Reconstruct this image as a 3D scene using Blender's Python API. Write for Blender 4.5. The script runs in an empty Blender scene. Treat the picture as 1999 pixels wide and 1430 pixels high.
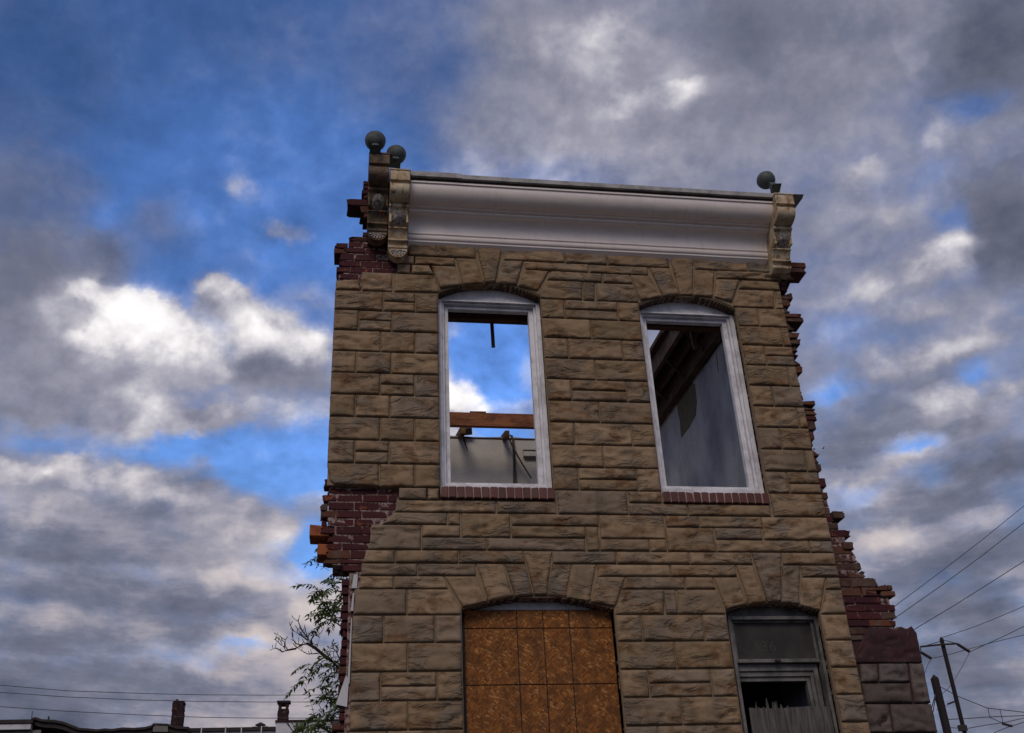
import bpy, bmesh, math, random
import numpy as np
from mathutils import Vector, Matrix, noise as mnoise
R = math.radians
random.seed(7)
scn = bpy.context.scene
col = scn.collection

# ------------------------------------------------------------------ camera
cam_d = bpy.data.cameras.new('camera'); cam = bpy.data.objects.new('camera', cam_d); col.objects.link(cam)
cam_d.sensor_width = 36.0; cam_d.sensor_fit = 'HORIZONTAL'; cam_d.lens = 36.0 * 2045.09 / 1999.0
cam_d.clip_start = .05; cam_d.clip_end = 8000
PIT, ROL, YAW = R(29.471), R(-2.95775), R(9.82257)
fw = Vector((math.sin(YAW)*math.cos(PIT), math.cos(YAW)*math.cos(PIT), math.sin(PIT)))
r0 = Vector((math.cos(YAW), -math.sin(YAW), 0)); u0 = r0.cross(fw)
rv = math.cos(ROL)*r0 + math.sin(ROL)*u0; uv_ = -math.sin(ROL)*r0 + math.cos(ROL)*u0
m = Matrix((rv, uv_, -fw)).transposed().to_4x4(); m.translation = Vector((0, -8.0, 1.6)); cam.matrix_world = m
scn.camera = cam

# ------------------------------------------------------------------ light, exposure
SUN_EL, SUN_AZ = R(40), R(200)          # azimuth clockwise from +Y: high behind the camera, a little to its left
sun_d = bpy.data.lights.new('sun', 'SUN'); sun_d.energy = 1.32; sun_d.angle = R(24); sun_d.color = (1.0, .87, .74)
sun = bpy.data.objects.new('sun', sun_d); col.objects.link(sun)
sdir = Vector((math.sin(SUN_AZ)*math.cos(SUN_EL), math.cos(SUN_AZ)*math.cos(SUN_EL), math.sin(SUN_EL)))
sun.rotation_euler = (-sdir).to_track_quat('-Z', 'Y').to_euler(); sun.location = (0, -20, 30)
vs = scn.view_settings; vs.view_transform = 'Standard'; vs.look = 'None'; vs.exposure = 0; vs.gamma = 1; vs.use_curve_mapping = False
scn.render.film_transparent = False
scn.cycles.max_bounces = 6; scn.cycles.diffuse_bounces = 3; scn.cycles.glossy_bounces = 2

# ------------------------------------------------------------------ sky: Nishita blue under drifting broken cloud, all by direction
# cloud banks: azimuth, elevation (deg), inverse covariance, cover, tone, strength
BANKS = [
(-8.83,40.16,0.00427,-0.00037,0.00787,0.06,0.52,1),
(-21.97,42.27,0.01814,-0.00570,0.04121,0.18,0.27,1),
(-8.08,46.95,0.00875,-0.01550,0.13216,0.14,0.36,1),
(4.10,45.77,0.02666,-0.00067,0.03772,0.3,0.38,1),
(-2.15,38.11,0.02970,0.00021,0.02837,0.12,0.6,1),
(-20.46,34.73,0.10686,0.00918,0.08318,0.6,0.3,1),
(-19.93,31.47,0.17312,0.00219,0.19369,0.9,0.3,1),
(-18.19,36.12,0.26372,-0.09480,0.74272,0.45,0.33,1),
(-12.64,35.66,0.30104,-0.03443,0.57532,0.38,0.4,1),
(-15.57,33.60,0.19683,-0.06181,0.58175,0.6,0.3,1),
(-7.42,38.47,1.64411,1.09385,6.67203,0.55,0.62,1),
(-4.19,36.21,1.06496,0.62356,11.15775,0.6,0.62,1),
(-17.91,29.78,0.09482,0.00672,0.07926,1,0.4,1),
(-16.30,32.15,0.98394,0.61850,2.84840,1,0.8,1),
(-14.93,30.26,0.10578,0.01417,0.26049,1,0.86,1),
(-11.21,30.63,0.09416,0.05914,0.35107,1,0.98,1),
(-13.67,31.25,0.24870,0.06379,1.60619,1,0.95,1),
(-17.21,30.42,0.37575,-0.02526,0.59878,1,0.55,1),
(-8.19,33.00,0.29222,0.04389,1.34129,1,0.8,1),
(-7.79,32.22,0.43684,-0.16162,2.17619,1,0.6,1),
(-5.49,31.06,0.19766,0.03764,0.35759,1,0.8,1),
(-2.92,30.12,0.22720,0.09664,0.80423,1,0.76,1),
(-2.14,30.16,1.62821,-0.00087,2.10713,1,0.9,1),
(-16.33,27.42,0.09342,-0.07158,0.58845,1,0.5,1),
(-12.58,28.19,0.13641,-0.08773,0.88396,1,0.55,1),
(-5.28,28.75,0.17301,-0.04066,0.83670,1,0.36,1),
(-2.83,28.75,0.42335,-0.02441,1.07857,1,0.42,1),
(-8.86,28.60,0.47721,-0.14886,2.19583,1,0.62,1),
(-3.11,32.86,0.27444,-0.06946,1.47421,0.45,0.55,1),
(-12.29,26.37,0.31550,-0.12670,0.64981,1,0.75,1),
(-9.71,26.09,0.14898,-0.35913,2.16680,1,0.66,1),
(-16.82,25.79,0.19562,-0.09911,0.93640,0.95,0.45,1),
(-3.91,26.78,0.16039,0.21436,2.12223,0.7,0.6,1),
(-17.08,24.46,0.20778,-0.40129,3.12375,0.4,0.5,1),
(-15.87,23.59,2.58204,-3.07054,5.47767,1,0.75,1),
(-8.41,24.86,0.04107,-0.13169,1.77208,0.15,0.68,1),
(-13.41,23.87,9.84999,-0.89436,23.08819,0.9,0.7,1),
(-2.54,24.10,0.09537,-0.00230,0.23937,0.05,0.74,1),
(-5.42,23.57,0.20051,0.18604,0.81580,0.1,0.72,1),
(-17.24,22.65,0.24385,-0.36948,3.19287,1,0.72,1),
(-13.11,22.86,0.08725,0.09698,2.61670,1,0.72,1),
(-8.39,22.19,0.26832,0.58172,1.97873,1,0.66,1),
(-16.93,21.03,1.01078,-0.84071,2.84271,1,0.62,1),
(-15.67,21.05,0.59407,-0.51138,2.30127,1,0.66,1),
(-17.53,21.59,0.48367,-0.22020,2.52613,1,0.45,1),
(-12.31,21.11,0.06413,0.00459,0.94880,1,0.42,1),
(-7.45,21.19,0.17405,0.11833,1.17122,1,0.5,1),
(-6.26,20.45,0.39963,0.32690,2.95305,1,0.66,1),
(-4.31,20.53,0.37842,-0.22181,2.40234,1,0.6,1),
(-15.07,19.08,0.04622,-0.06342,0.78161,1,0.36,1),
(-8.87,19.28,0.07220,0.03837,1.22308,1,0.4,1),
(-1.99,19.52,0.34721,0.01088,0.46505,0.08,0.74,1),
(-6.05,18.10,0.38129,-0.09047,3.68202,0.95,0.6,1),
(-4.45,18.67,0.21201,0.13643,2.51685,0.7,0.62,1),
(-13.71,16.94,0.04099,0.02222,1.02972,1,0.33,1),
(-8.10,17.24,0.12182,0.08758,1.95652,1,0.38,1),
(-4.92,17.61,0.38526,0.20771,3.69724,0.95,0.5,1),
(-12.82,16.00,0.66307,1.89522,16.62885,0.7,0.62,1),
(-15.95,15.80,0.26266,-0.58959,8.65855,1,0.5,1),
(-14.32,14.69,0.06423,-0.06912,1.38959,1,0.33,1),
(-9.23,15.67,0.07935,0.08504,2.76858,1,0.4,1),
(-5.28,15.54,0.31574,-0.37556,5.90588,1,0.58,1),
(-6.27,14.70,0.39693,-1.35846,8.85989,0.25,0.72,1),
(-3.19,16.34,0.37468,0.00288,1.64962,1,0.5,1),
(-1.57,16.88,0.52314,0.01981,0.91082,0.9,0.6,1),
(-9.75,13.66,0.11513,0.13650,3.45243,1,0.4,1),
(-5.68,14.01,0.17885,-0.37185,2.63095,1,0.48,1),
(-8.19,13.33,0.61303,-1.64366,15.96110,1,0.55,1),
(-2.52,14.29,0.38611,0.01522,2.45511,1,0.55,1),
(-13.26,12.57,0.02765,-0.03793,1.10113,1,0.28,1),
(-6.32,12.50,0.06806,-0.02522,2.84719,1,0.4,1),
(-1.86,12.01,0.17778,0.01633,1.00195,1,0.42,1),
(-13.28,11.16,0.03848,-0.02691,1.14133,1,0.27,1),
(-5.69,11.16,0.06050,-0.00478,3.47781,1,0.42,1),
(8.92,30.49,0.07820,-0.00115,0.07551,0.1,0.78,1),
(6.20,27.91,0.97827,-0.00107,1.10727,1,1.1,1),
(7.35,27.46,2.08210,0.03987,3.94647,1,1.0,1),
(9.35,29.35,0.31963,-0.00919,0.19958,0.1,0.78,1),
(9.17,26.00,0.28998,0.07110,2.05012,0.1,0.78,1),
(6.22,26.04,2.14702,0.05896,5.02771,0.9,0.8,1),
(10.73,42.26,0.04341,-0.00033,0.07192,0.85,0.46,1),
(16.23,46.86,0.02171,0.01369,0.18918,0.9,0.46,1),
(18.33,43.52,0.02134,0.00971,0.11909,1,0.52,1),
(18.15,46.67,0.13221,-0.20174,1.88515,1,0.64,1),
(17.16,45.48,0.20758,0.15668,1.89999,1,0.6,1),
(22.92,42.52,0.39004,-0.01183,1.61034,1,0.82,1),
(19.69,42.83,0.22826,0.15717,1.58369,1,0.68,1),
(26.70,44.37,0.13779,0.09149,0.36079,1,0.4,1),
(29.76,44.78,0.04227,0.02958,0.18747,1,0.33,1),
(36.24,43.13,0.05048,0.02804,0.15377,0.95,0.4,1),
(39.70,41.79,0.18128,-0.06653,0.99776,0.9,0.5,1),
(42.80,40.18,0.08507,-0.00039,0.10169,0.95,0.22,1),
(41.15,37.75,0.32387,0.37123,2.33911,0.35,0.42,1),
(27.75,40.46,0.03218,0.05148,0.28564,0.95,0.42,1),
(32.24,41.58,0.06185,0.08566,0.40151,1,0.42,1),
(19.46,39.64,0.02095,0.06474,0.54272,0.85,0.5,1),
(10.49,39.30,0.02034,0.01542,0.37438,0.5,0.6,1),
(32.21,37.31,0.07105,0.07805,0.38554,0.7,0.48,1),
(33.62,36.68,0.75107,-0.37209,2.90990,0.9,0.6,1),
(38.76,37.09,1.92978,0.06857,2.50557,0.8,0.6,1),
(40.63,35.68,0.53309,-0.04306,0.98481,0.8,0.52,1),
(38.06,35.17,0.15366,-0.04415,2.67003,0.5,0.48,1),
(31.38,34.52,0.09776,0.03966,0.28140,0.8,0.47,1),
(33.36,34.86,0.22282,0.34157,1.52319,0.85,0.54,1),
(40.06,31.88,0.20982,-0.03509,0.14276,1,0.24,1),
(36.67,31.55,0.80948,0.00470,1.30366,1,0.84,1),
(35.57,31.30,0.35490,-0.04916,1.14450,1,0.62,1),
(37.95,33.19,0.86587,0.20375,1.63388,0.4,0.45,1),
(32.16,30.79,0.37684,-0.18554,1.11233,0.95,0.64,1),
(30.24,30.39,0.34023,0.09621,0.85153,0.85,0.52,1),
(34.07,29.25,0.39686,-0.47684,5.69508,0.9,0.55,1),
(35.93,28.78,0.16665,0.00435,2.60888,0.9,0.46,1),
(37.64,28.06,0.39869,0.02555,3.85612,0.9,0.52,1),
(37.25,26.83,0.97380,-0.40934,3.15825,1,0.66,1),
(33.38,26.84,0.20798,0.04684,2.54555,1,0.68,1),
(35.58,26.73,0.39326,0.11323,3.76418,1,0.62,1),
(30.19,29.03,0.33545,0.02981,0.55347,0.5,0.52,1),
(33.06,25.70,0.10950,0.19384,2.52600,0.9,0.44,1),
(29.07,25.70,0.49643,0.01622,2.08469,0.25,0.62,1),
(36.68,24.99,0.62312,0.34262,6.00548,0.2,0.62,1),
(34.55,24.16,0.78933,0.90781,2.63427,1,0.72,1),
(37.63,23.83,0.65201,-0.26332,2.77172,1,0.6,1),
(33.23,24.32,0.96188,0.39254,2.94509,1,0.6,1),
(34.48,22.98,0.24927,0.29783,1.60036,1,0.4,1),
(30.46,24.35,0.27701,0.04143,0.56322,0.8,0.36,1),
(28.46,23.09,0.51669,-0.02051,0.57287,0.85,0.33,1),
(32.20,22.53,0.82855,-1.91250,8.60401,0.25,0.66,1),
(31.43,21.62,0.73242,-1.11475,7.59417,0.95,0.66,1),
(29.17,21.35,0.49182,-0.70347,4.47080,0.9,0.55,1),
(28.47,20.67,0.40731,0.38198,5.65731,0.35,0.66,1),
(33.18,21.14,0.74626,0.73188,4.49745,0.5,0.52,1),
(35.71,20.88,0.13243,0.02103,0.99514,1,0.28,1),
(29.95,20.02,0.39272,-0.03263,3.75931,0.8,0.5,1),
(33.21,19.31,0.09971,0.07898,0.96556,1,0.28,1),
(34.78,18.49,0.45435,0.04638,6.36699,0.8,0.5,1),
(28.47,18.28,0.46966,0.46557,3.64663,0.95,0.52,1),
(30.04,18.17,0.92231,0.08681,7.85775,0.95,0.56,1),
(32.69,17.34,0.64657,0.08811,2.35919,0.95,0.4,1),
(35.08,16.91,0.34712,-0.02642,1.87277,0.95,0.36,1),
(30.66,16.39,0.10758,-0.02577,1.00396,0.95,0.26,1),
(33.45,15.43,0.26318,-0.05922,2.94198,0.9,0.34,1),
(35.44,15.59,1.16198,0.20036,2.89587,1,0.42,1),
(31.94,14.42,0.11874,0.12722,1.00727,0.95,0.25,1),
(29.99,15.73,0.45670,0.15348,1.72774,0.8,0.3,1),
(34.04,13.11,0.29899,0.08747,1.07273,1,0.3,1),
(32.34,11.18,0.19489,0.09795,1.09619,1,0.34,1),
(32.94,8.98,0.17179,0.09683,1.17024,1,0.36,1),
(31.29,11.80,0.48864,0.02251,1.08548,0.95,0.28,1)]
world = bpy.data.worlds.new('World'); scn.world = world; world.use_nodes = True
wt = world.node_tree; wt.nodes.clear()
class NT:
    def __init__(s, nt): s.nt = nt
    def new(s, t, **kw):
        n = s.nt.nodes.new(t)
        for k, v in kw.items(): setattr(n, k, v)
        return n
    def put(s, sock, v):
        if hasattr(v, 'is_output'): s.nt.links.new(v, sock)
        elif v is not None:
            try: sock.default_value = v
            except Exception: sock.default_value = (*v, 1)
    def math(s, op, a, b=None, c=None, clamp=False):
        n = s.new('ShaderNodeMath', operation=op, use_clamp=clamp)
        for i, v in enumerate((a, b, c)):
            if v is not None: s.put(n.inputs[i], v)
        return n.outputs[0]
    def vmath(s, op, a, b=None, c=None):
        n = s.new('ShaderNodeVectorMath', operation=op)
        for i, v in enumerate((a, b, c)):
            if v is not None: s.put(n.inputs[i], v)
        return n.outputs['Value'] if op in ('DOT_PRODUCT', 'LENGTH') else n.outputs[0]
    def scale(s, a, f):
        n = s.new('ShaderNodeVectorMath', operation='SCALE'); s.put(n.inputs[0], a); s.put(n.inputs[3], f); return n.outputs[0]
    def noise(s, vec, scale, detail=4, rough=.5, dist=0, out=0):
        n = s.new('ShaderNodeTexNoise'); s.put(n.inputs['Vector'], vec)
        n.inputs['Scale'].default_value = scale; n.inputs['Detail'].default_value = detail
        n.inputs['Roughness'].default_value = rough; n.inputs['Distortion'].default_value = dist
        return n.outputs[out]
    def ramp(s, f, stops, interp='LINEAR'):
        n = s.new('ShaderNodeValToRGB'); n.color_ramp.interpolation = interp; e = n.color_ramp.elements
        while len(e) < len(stops): e.new(.5)
        for i, (p, c) in enumerate(stops):
            e[i].position = p; e[i].color = (c, c, c, 1) if not hasattr(c, '__len__') else (*c[:3], 1)
        s.put(n.inputs[0], f); return n.outputs[0]
    def mix(s, f, a, b, mode='MIX'):
        n = s.new('ShaderNodeMix', data_type='RGBA', blend_type=mode); n.clamp_factor = True
        s.put(n.inputs[0], f); s.put(n.inputs[6], a); s.put(n.inputs[7], b); return n.outputs[2]
    def mapr(s, v, a, b, c=0., d=1., smooth=False):
        n = s.new('ShaderNodeMapRange'); n.interpolation_type = 'SMOOTHSTEP' if smooth else 'LINEAR'
        s.put(n.inputs[0], v); n.inputs[1].default_value = a; n.inputs[2].default_value = b; n.inputs[3].default_value = c; n.inputs[4].default_value = d
        return n.outputs[0]
    def sep(s, v): n = s.new('ShaderNodeSeparateXYZ'); s.put(n.inputs[0], v); return n.outputs
    def comb(s, x=0., y=0., z=0.):
        n = s.new('ShaderNodeCombineXYZ')
        for i, v in enumerate((x, y, z)): s.put(n.inputs[i], v)
        return n.outputs[0]
W = NT(wt)
AZ0, AZ1, EL0, EL1 = -40., 60., 2., 56.
NA, NE_ = 112, 80
ga = np.linspace(AZ0, AZ1, NA); ge = np.linspace(EL0, EL1, NE_)
GA, GE = np.meshgrid(ga, ge, indexing='ij')
BASE_C, BASE_T = .72, .44
fc = np.full(GA.shape, BASE_C); ft = np.full(GA.shape, BASE_T)
for a, e, qa, qb, qc, c, t, s in BANKS:
    da, de = GA - a, GE - e
    q = qa*da*da + 2*qb*da*de + qc*de*de
    w = s*np.exp(-.9*np.maximum(q, 0)**1.5)
    fc += (c - fc)*w; ft += (t - ft)*w
tc = W.new('ShaderNodeTexCoord'); dirv = W.vmath('NORMALIZE', tc.outputs['Generated'])
dx, dy, dz = W.sep(dirv)
zc = W.math('ADD', W.math('MAXIMUM', dz, 0.), .22)
plane = W.comb(W.math('DIVIDE', dx, zc), W.math('DIVIDE', dy, zc), 0.)
sph = W.vmath('MULTIPLY', dirv, (1., 1., 1.2))
wrp = W.noise(sph, 5.5, 4, .5, out=1)
wrp = W.vmath('SUBTRACT', wrp, (.5, .5, .5))
wx, wy, wz = W.sep(wrp)
wrp2 = W.vmath('SUBTRACT', W.noise(sph, 22., 4, .6, out=1), (.5, .5, .5))
vx, vy, vz = W.sep(wrp2)
az = W.math('MULTIPLY', W.math('ARCTAN2', dx, dy), 180/math.pi)
el = W.math('MULTIPLY', W.math('ARCSINE', dz), 180/math.pi)
az = W.math('MULTIPLY_ADD', vx, 3.0, W.math('MULTIPLY_ADD', wx, 3.6, az))
el = W.math('MULTIPLY_ADD', vy, 2.2, W.math('MULTIPLY_ADD', wy, 2.4, el))
u = W.mapr(az, AZ0, AZ1); v = W.mapr(el, EL0, EL1)
def curves(inp, fs):
    n = W.new('ShaderNodeRGBCurve'); mp = n.mapping; mp.use_clip = False; mp.extend = 'HORIZONTAL'
    k = np.empty((3, 2))
    for ci, f in enumerate(fs):
        lo, hi = float(f.min()), float(f.max()); hi = max(hi, lo + 1e-6); k[ci] = lo, hi - lo
        c = mp.curves[ci]; g = (f - lo)/(hi - lo); N = len(g)
        c.points[0].location = (0, g[0]); c.points[1].location = (1, g[-1])
        for i in range(1, N - 1): c.points.new(i/(N - 1), float(g[i]))
    mp.update(); W.put(n.inputs['Color'], W.comb(inp, inp, inp))
    return W.vmath('MULTIPLY_ADD', n.outputs[0], tuple(k[:, 1]), tuple(k[:, 0]))
def field(F, base, rank=21):
    U, S, Vt = np.linalg.svd(F - base, full_matrices=False); out = None
    for g in range(0, rank, 3):
        s = np.sqrt(S[g:g+3])
        d = W.vmath('DOT_PRODUCT', curves(u, [U[:, g+i]*s[i] for i in range(3)]), curves(v, [Vt[g+i]*s[i] for i in range(3)]))
        out = d if out is None else W.math('ADD', out, d)
    return W.math('ADD', out, base)
cov, tone = field(fc, BASE_C), field(ft, BASE_T)
n1 = W.noise(sph, 7.5, 7, .56, .15); n1b = W.noise(W.vmath('ADD', sph, (.006, .0, .022)), 7.5, 5, .56, .15)
n2 = W.noise(sph, 30., 5, .6)
puff = W.mapr(tone, .42, .78)
n3 = W.noise(sph, 75., 4, .6)
edge = W.math('MULTIPLY_ADD', W.math('SUBTRACT', n1, .5), .50, W.math('MULTIPLY', W.math('SUBTRACT', n2, .5), .34))
edge = W.math('MULTIPLY_ADD', W.math('SUBTRACT', n3, .5), .12, edge)
cover = W.math('MULTIPLY_ADD', W.math('MULTIPLY', W.math('SUBTRACT', W.noise(W.vmath('MULTIPLY', dirv, (1., 1., 3.)), 14., 6, .6), .5), W.mapr(el, 30., 18., smooth=True)), .35, W.math('ADD', cov, edge))
cover = W.math('ADD', W.math('DIVIDE', W.math('SUBTRACT', cover, .5), W.mapr(puff, 0., 1., 1.0, .62)), .5)
cover = W.mapr(cover, .0, 1., smooth=True)
relief = W.math('MULTIPLY', W.math('SUBTRACT', n1, n1b), 1.7)
t2 = W.math('ADD', tone, W.math('MULTIPLY', W.math('MULTIPLY_ADD', puff, .84, .16), W.math('MULTIPLY_ADD', W.math('SUBTRACT', n2, .5), .36, relief)))
lay4 = W.math('SUBTRACT', W.noise(W.vmath('MULTIPLY', W.vmath('ADD', dirv, W.scale(wrp, .05)), (1., 1., 3.4)), 10., 7, .62), .5)
low = W.mapr(el, 30., 18., smooth=True)
t2 = W.math('MULTIPLY_ADD', W.math('MULTIPLY', W.math('ADD', lay4, .035), low), .62, t2)
bl = W.math('ABSOLUTE', W.math('SUBTRACT', W.noise(sph, 20., 5, .5, .3), .5))
t2 = W.math('MULTIPLY_ADD', W.math('MULTIPLY', W.math('SUBTRACT', bl, .09), puff), .9, t2)
t2 = W.math('MULTIPLY_ADD', W.math('SUBTRACT', n3, .5), .10, t2)
t2 = W.math('MULTIPLY_ADD', W.math('SUBTRACT', n1, .5), .10, t2)
ccol = W.ramp(W.math('MULTIPLY_ADD', t2, .88, .04), [(0, (.040, .050, .082)), (.2, (.085, .098, .145)), (.36, (.172, .182, .248)), (.5, (.315, .315, .395)), (.64, (.54, .525, .58)), (.80, (.84, .81, .83)), (1, (1.08, 1.05, 1.05))])
warm = W.mapr(el, 24., 12.); warm = W.math('MULTIPLY', warm, W.mapr(t2, .42, .7))
ccol = W.mix(W.math('MULTIPLY', warm, .7), ccol, (.62, .49, .42, 1))
sky = W.new('ShaderNodeTexSky', sky_type='NISHITA'); sky.sun_disc = False; sky.sun_elevation = SUN_EL; sky.sun_rotation = SUN_AZ
sky.air_density = 1.0; sky.dust_density = .4; sky.ozone_density = 2.5; sky.altitude = 50
blue = W.vmath('MULTIPLY', sky.outputs[0], (.86, 1.18, 1.72))
blue = W.scale(blue, W.math('MULTIPLY_ADD', W.math('MAXIMUM', t2, 0.), 1.75, .16))
blue = W.mix(W.math('MULTIPLY', W.mapr(el, 30., 13.), .82), blue, (1.5, 3.1, 6.3, 1))
final = W.mix(cover, blue, W.scale(ccol, 10.))
bg = W.new('ShaderNodeBackground'); W.put(bg.inputs[0], final); bg.inputs[1].default_value = .1
wo = W.new('ShaderNodeOutputWorld'); wt.links.new(bg.outputs[0], wo.inputs[0])
world.cycles.sampling_method = 'MANUAL'; world.cycles.sample_map_resolution = 512

# ------------------------------------------------------------------ materials
MATS = {}
def mat(name, rough=.8, metal=0., spec=.3):
    mt = bpy.data.materials.new(name); mt.use_nodes = True; nt = mt.node_tree
    b = nt.nodes['Principled BSDF']; b.inputs['Roughness'].default_value = rough; b.inputs['Metallic'].default_value = metal
    b.inputs['Specular IOR Level'].default_value = spec
    MATS[name] = mt; M = NT(nt)
    geo = M.new('ShaderNodeTexCoord'); oi = M.new('ShaderNodeObjectInfo')
    M.obj = geo.outputs['Object']; M.rnd = oi.outputs['Random']; M.b = b
    M.loc = M.vmath('ADD', M.obj, M.scale((1., 1.7, .6), M.math('MULTIPLY', M.rnd, 37.)))
    return M
def bump(M, h, strength=.5, dist=.01):
    n = M.new('ShaderNodeBump'); n.inputs['Strength'].default_value = strength; n.inputs['Distance'].default_value = dist
    M.put(n.inputs['Height'], h); M.nt.links.new(n.outputs[0], M.b.inputs['Normal'])
def setc(M, c): M.put(M.b.inputs['Base Color'], c)

M = mat('formstone', 1., spec=.08)
big = M.noise(M.loc, 3.5, 3); mid = M.noise(M.loc, 14., 4); fine = M.noise(M.obj, 120., 3, .7)
c = M.ramp(M.rnd, [(0, (.215, .150, .088)), (.2, (.285, .196, .119)), (.4, (.236, .162, .101)), (.6, (.312, .217, .135)), (.8, (.212, .163, .122)), (1, (.245, .160, .092))])
c = M.mix(M.mapr(big, .52, .68, 0, .75), c, (.150, .132, .115, 1))
rst = M.math('MULTIPLY', M.mapr(M.noise(M.vmath('MULTIPLY', M.loc, (1.4, 1.4, 3.2)), 3.1, 6, .65), .50, .60), M.mapr(mid, .36, .54))
c = M.mix(M.math('MULTIPLY', rst, .7), c, (.130, .056, .020, 1))
c = M.mix(M.mapr(M.noise(M.vmath('MULTIPLY', M.obj, (3., 3., .8)), 2.2, 5, .6), .50, .68, 0, .5), c, (.110, .088, .064, 1))
c = M.mix(M.mapr(fine, .35, .65, 0, .22), c, (.12, .09, .055, 1))
rdg = M.noise(M.vmath('MULTIPLY', M.loc, (2.6, 2.6, 6.5)), 1.7, 5, .55, .5)
crv = M.mapr(M.math('ABSOLUTE', M.math('SUBTRACT', rdg, .5)), .0, .085, 1., 0.)
crv = M.math('MULTIPLY', crv, M.mapr(big, .42, .55))
c = M.mix(M.math('MULTIPLY', crv, .22), c, (.095, .068, .042, 1))
setc(M, c); hgt = M.math('MULTIPLY_ADD', mid, .6, M.math('MULTIPLY', fine, .35)); bump(M, M.math('MULTIPLY_ADD', crv, -1.0, hgt), .75, .014)

M = mat('formstone_joint', .95, spec=.1)
c = M.mix(M.noise(M.obj, 9., 4), (.27, .196, .124, 1), (.18, .13, .083, 1)); setc(M, c); bump(M, M.noise(M.obj, 60., 4), .4, .008)

M = mat('dark_reveal', .95, spec=.1); setc(M, M.mix(M.noise(M.obj, 12., 4), (.05, .038, .028, 1), (.09, .066, .045, 1)))  # mottled dark brown for soffits and jamb linings
M = mat('painted_brick', .75, spec=.15)
c = M.ramp(M.rnd, [(0, (.046, .012, .015)), (.5, (.064, .016, .017)), (1, (.036, .011, .015))])
c = M.mix(M.mapr(M.noise(M.loc, 9., 5, .6), .60, .70), c, (.22, .066, .032, 1))
c = M.mix(M.mapr(M.noise(M.obj, 22., 5, .7), .56, .70, 0, .6), c, (.05, .02, .022, 1)); setc(M, c)
bump(M, M.noise(M.obj, 45., 5, .65), .5, .01)
M = mat('bare_brick', .9, spec=.1)
c = M.ramp(M.rnd, [(0, (.100, .040, .026)), (.35, (.065, .036, .029)), (.7, (.145, .055, .030)), (1, (.078, .054, .044))])
c = M.mix(M.mapr(M.noise(M.loc, 14., 5, .65), .50, .66, 0, .8), c, (.11, .085, .07, 1)); setc(M, c); bump(M, M.noise(M.obj, 40., 5, .7), .7, .015)
M = mat('orange_brick', .9, spec=.1); c = M.mix(M.mapr(M.noise(M.obj, 16., 5, .6), .42, .62), (.30, .098, .040, 1), (.19, .055, .028, 1)); setc(M, c); bump(M, M.noise(M.obj, 40., 5, .7), .6, .012)
M = mat('mortar', .95, spec=.1)
c = M.mix(M.mapr(M.noise(M.obj, 26., 5, .7), .42, .56), (.050, .020, .022, 1), (.30, .22, .20, 1)); setc(M, c); bump(M, M.noise(M.obj, 70., 4), .6, .01)
M = mat('old_mortar', .95, spec=.1); setc(M, M.mix(M.noise(M.obj, 30., 4), (.20, .165, .14, 1), (.11, .08, .065, 1)))
M = mat('sill_brick', .55, spec=.4)
c = M.ramp(M.rnd, [(0, (.074, .020, .015)), (1, (.110, .030, .020))]); c = M.mix(M.mapr(M.noise(M.loc, 30., 4), .5, .7, 0, .4), c, (.05, .02, .016, 1)); setc(M, c); bump(M, M.noise(M.obj, 60., 4), .3, .006)
M = mat('sill_mortar', .9); setc(M, M.mix(M.noise(M.obj, 40., 4), (.42, .33, .29, 1), (.22, .14, .12, 1)))
def paint(name, col1, dirt, rough=.45, amt=.45, lo=.48):
    M = mat(name, rough, spec=.4)
    c = M.mix(M.mapr(M.noise(M.obj, 6., 6, .65), lo, lo + .2, 0, amt), (*col1, 1), (*dirt, 1))
    c = M.mix(M.mapr(M.noise(M.vmath('MULTIPLY', M.obj, (9., 9., 1.2)), 8., 4, .6), .55, .7, 0, amt), c, (*dirt, 1))
    setc(M, c); bump(M, M.noise(M.obj, 90., 3), .12, .004); return M
paint('white_paint', (.68, .665, .69), (.30, .285, .285), .5, .6, .44)
paint('grey_paint', (.15, .137, .128), (.045, .046, .042), .55, .85, .42)
M = mat('cornice_metal', .40, spec=.5); M.b.inputs['Coat Weight'].default_value = .8; M.b.inputs['Coat Roughness'].default_value = .28; M.b.inputs['Coat IOR'].default_value = 1.7
c = M.mix(M.mapr(M.noise(M.vmath('MULTIPLY', M.obj, (1., 3., 3.)), 5., 5, .6), .45, .7, 0, .35), (.76, .665, .605, 1), (.52, .445, .40, 1))
sx, sy, sz = M.sep(M.obj)
up = M.mapr(sz, 7.80, 7.90); pit_ = M.math('MULTIPLY', M.mapr(M.noise(M.vmath('MULTIPLY', M.obj, (1., 1.4, 1.4)), 26., 6, .7), .62, .66), M.math('MULTIPLY', up, M.mapr(M.noise(M.obj, 2.4, 3), .45, .56)))
drp = M.math('MULTIPLY', M.mapr(M.noise(M.vmath('MULTIPLY', M.obj, (26., 3., 1.5)), 1.6, 5, .6), .52, .66), M.mapr(M.noise(M.obj, 3., 4), .42, .62))
c = M.mix(M.math('MULTIPLY', drp, .14), c, (.22, .165, .145, 1))
c = M.mix(M.math('MULTIPLY', pit_, .9), c, (.06, .055, .055, 1)); setc(M, c); bump(M, M.noise(M.obj, 12., 4), .10, .01)
M = mat('cap_metal', .55, spec=.35); setc(M, M.mix(M.mapr(M.noise(M.obj, 7., 6, .65), .42, .64), (.34, .325, .31, 1), (.19, .18, .17, 1)))
M = mat('rusty_bracket', .7, spec=.3)
c = M.mix(M.mapr(M.noise(M.loc, 7., 6, .65), .40, .62), (.54, .45, .31, 1), (.33, .215, .115, 1))
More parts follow.
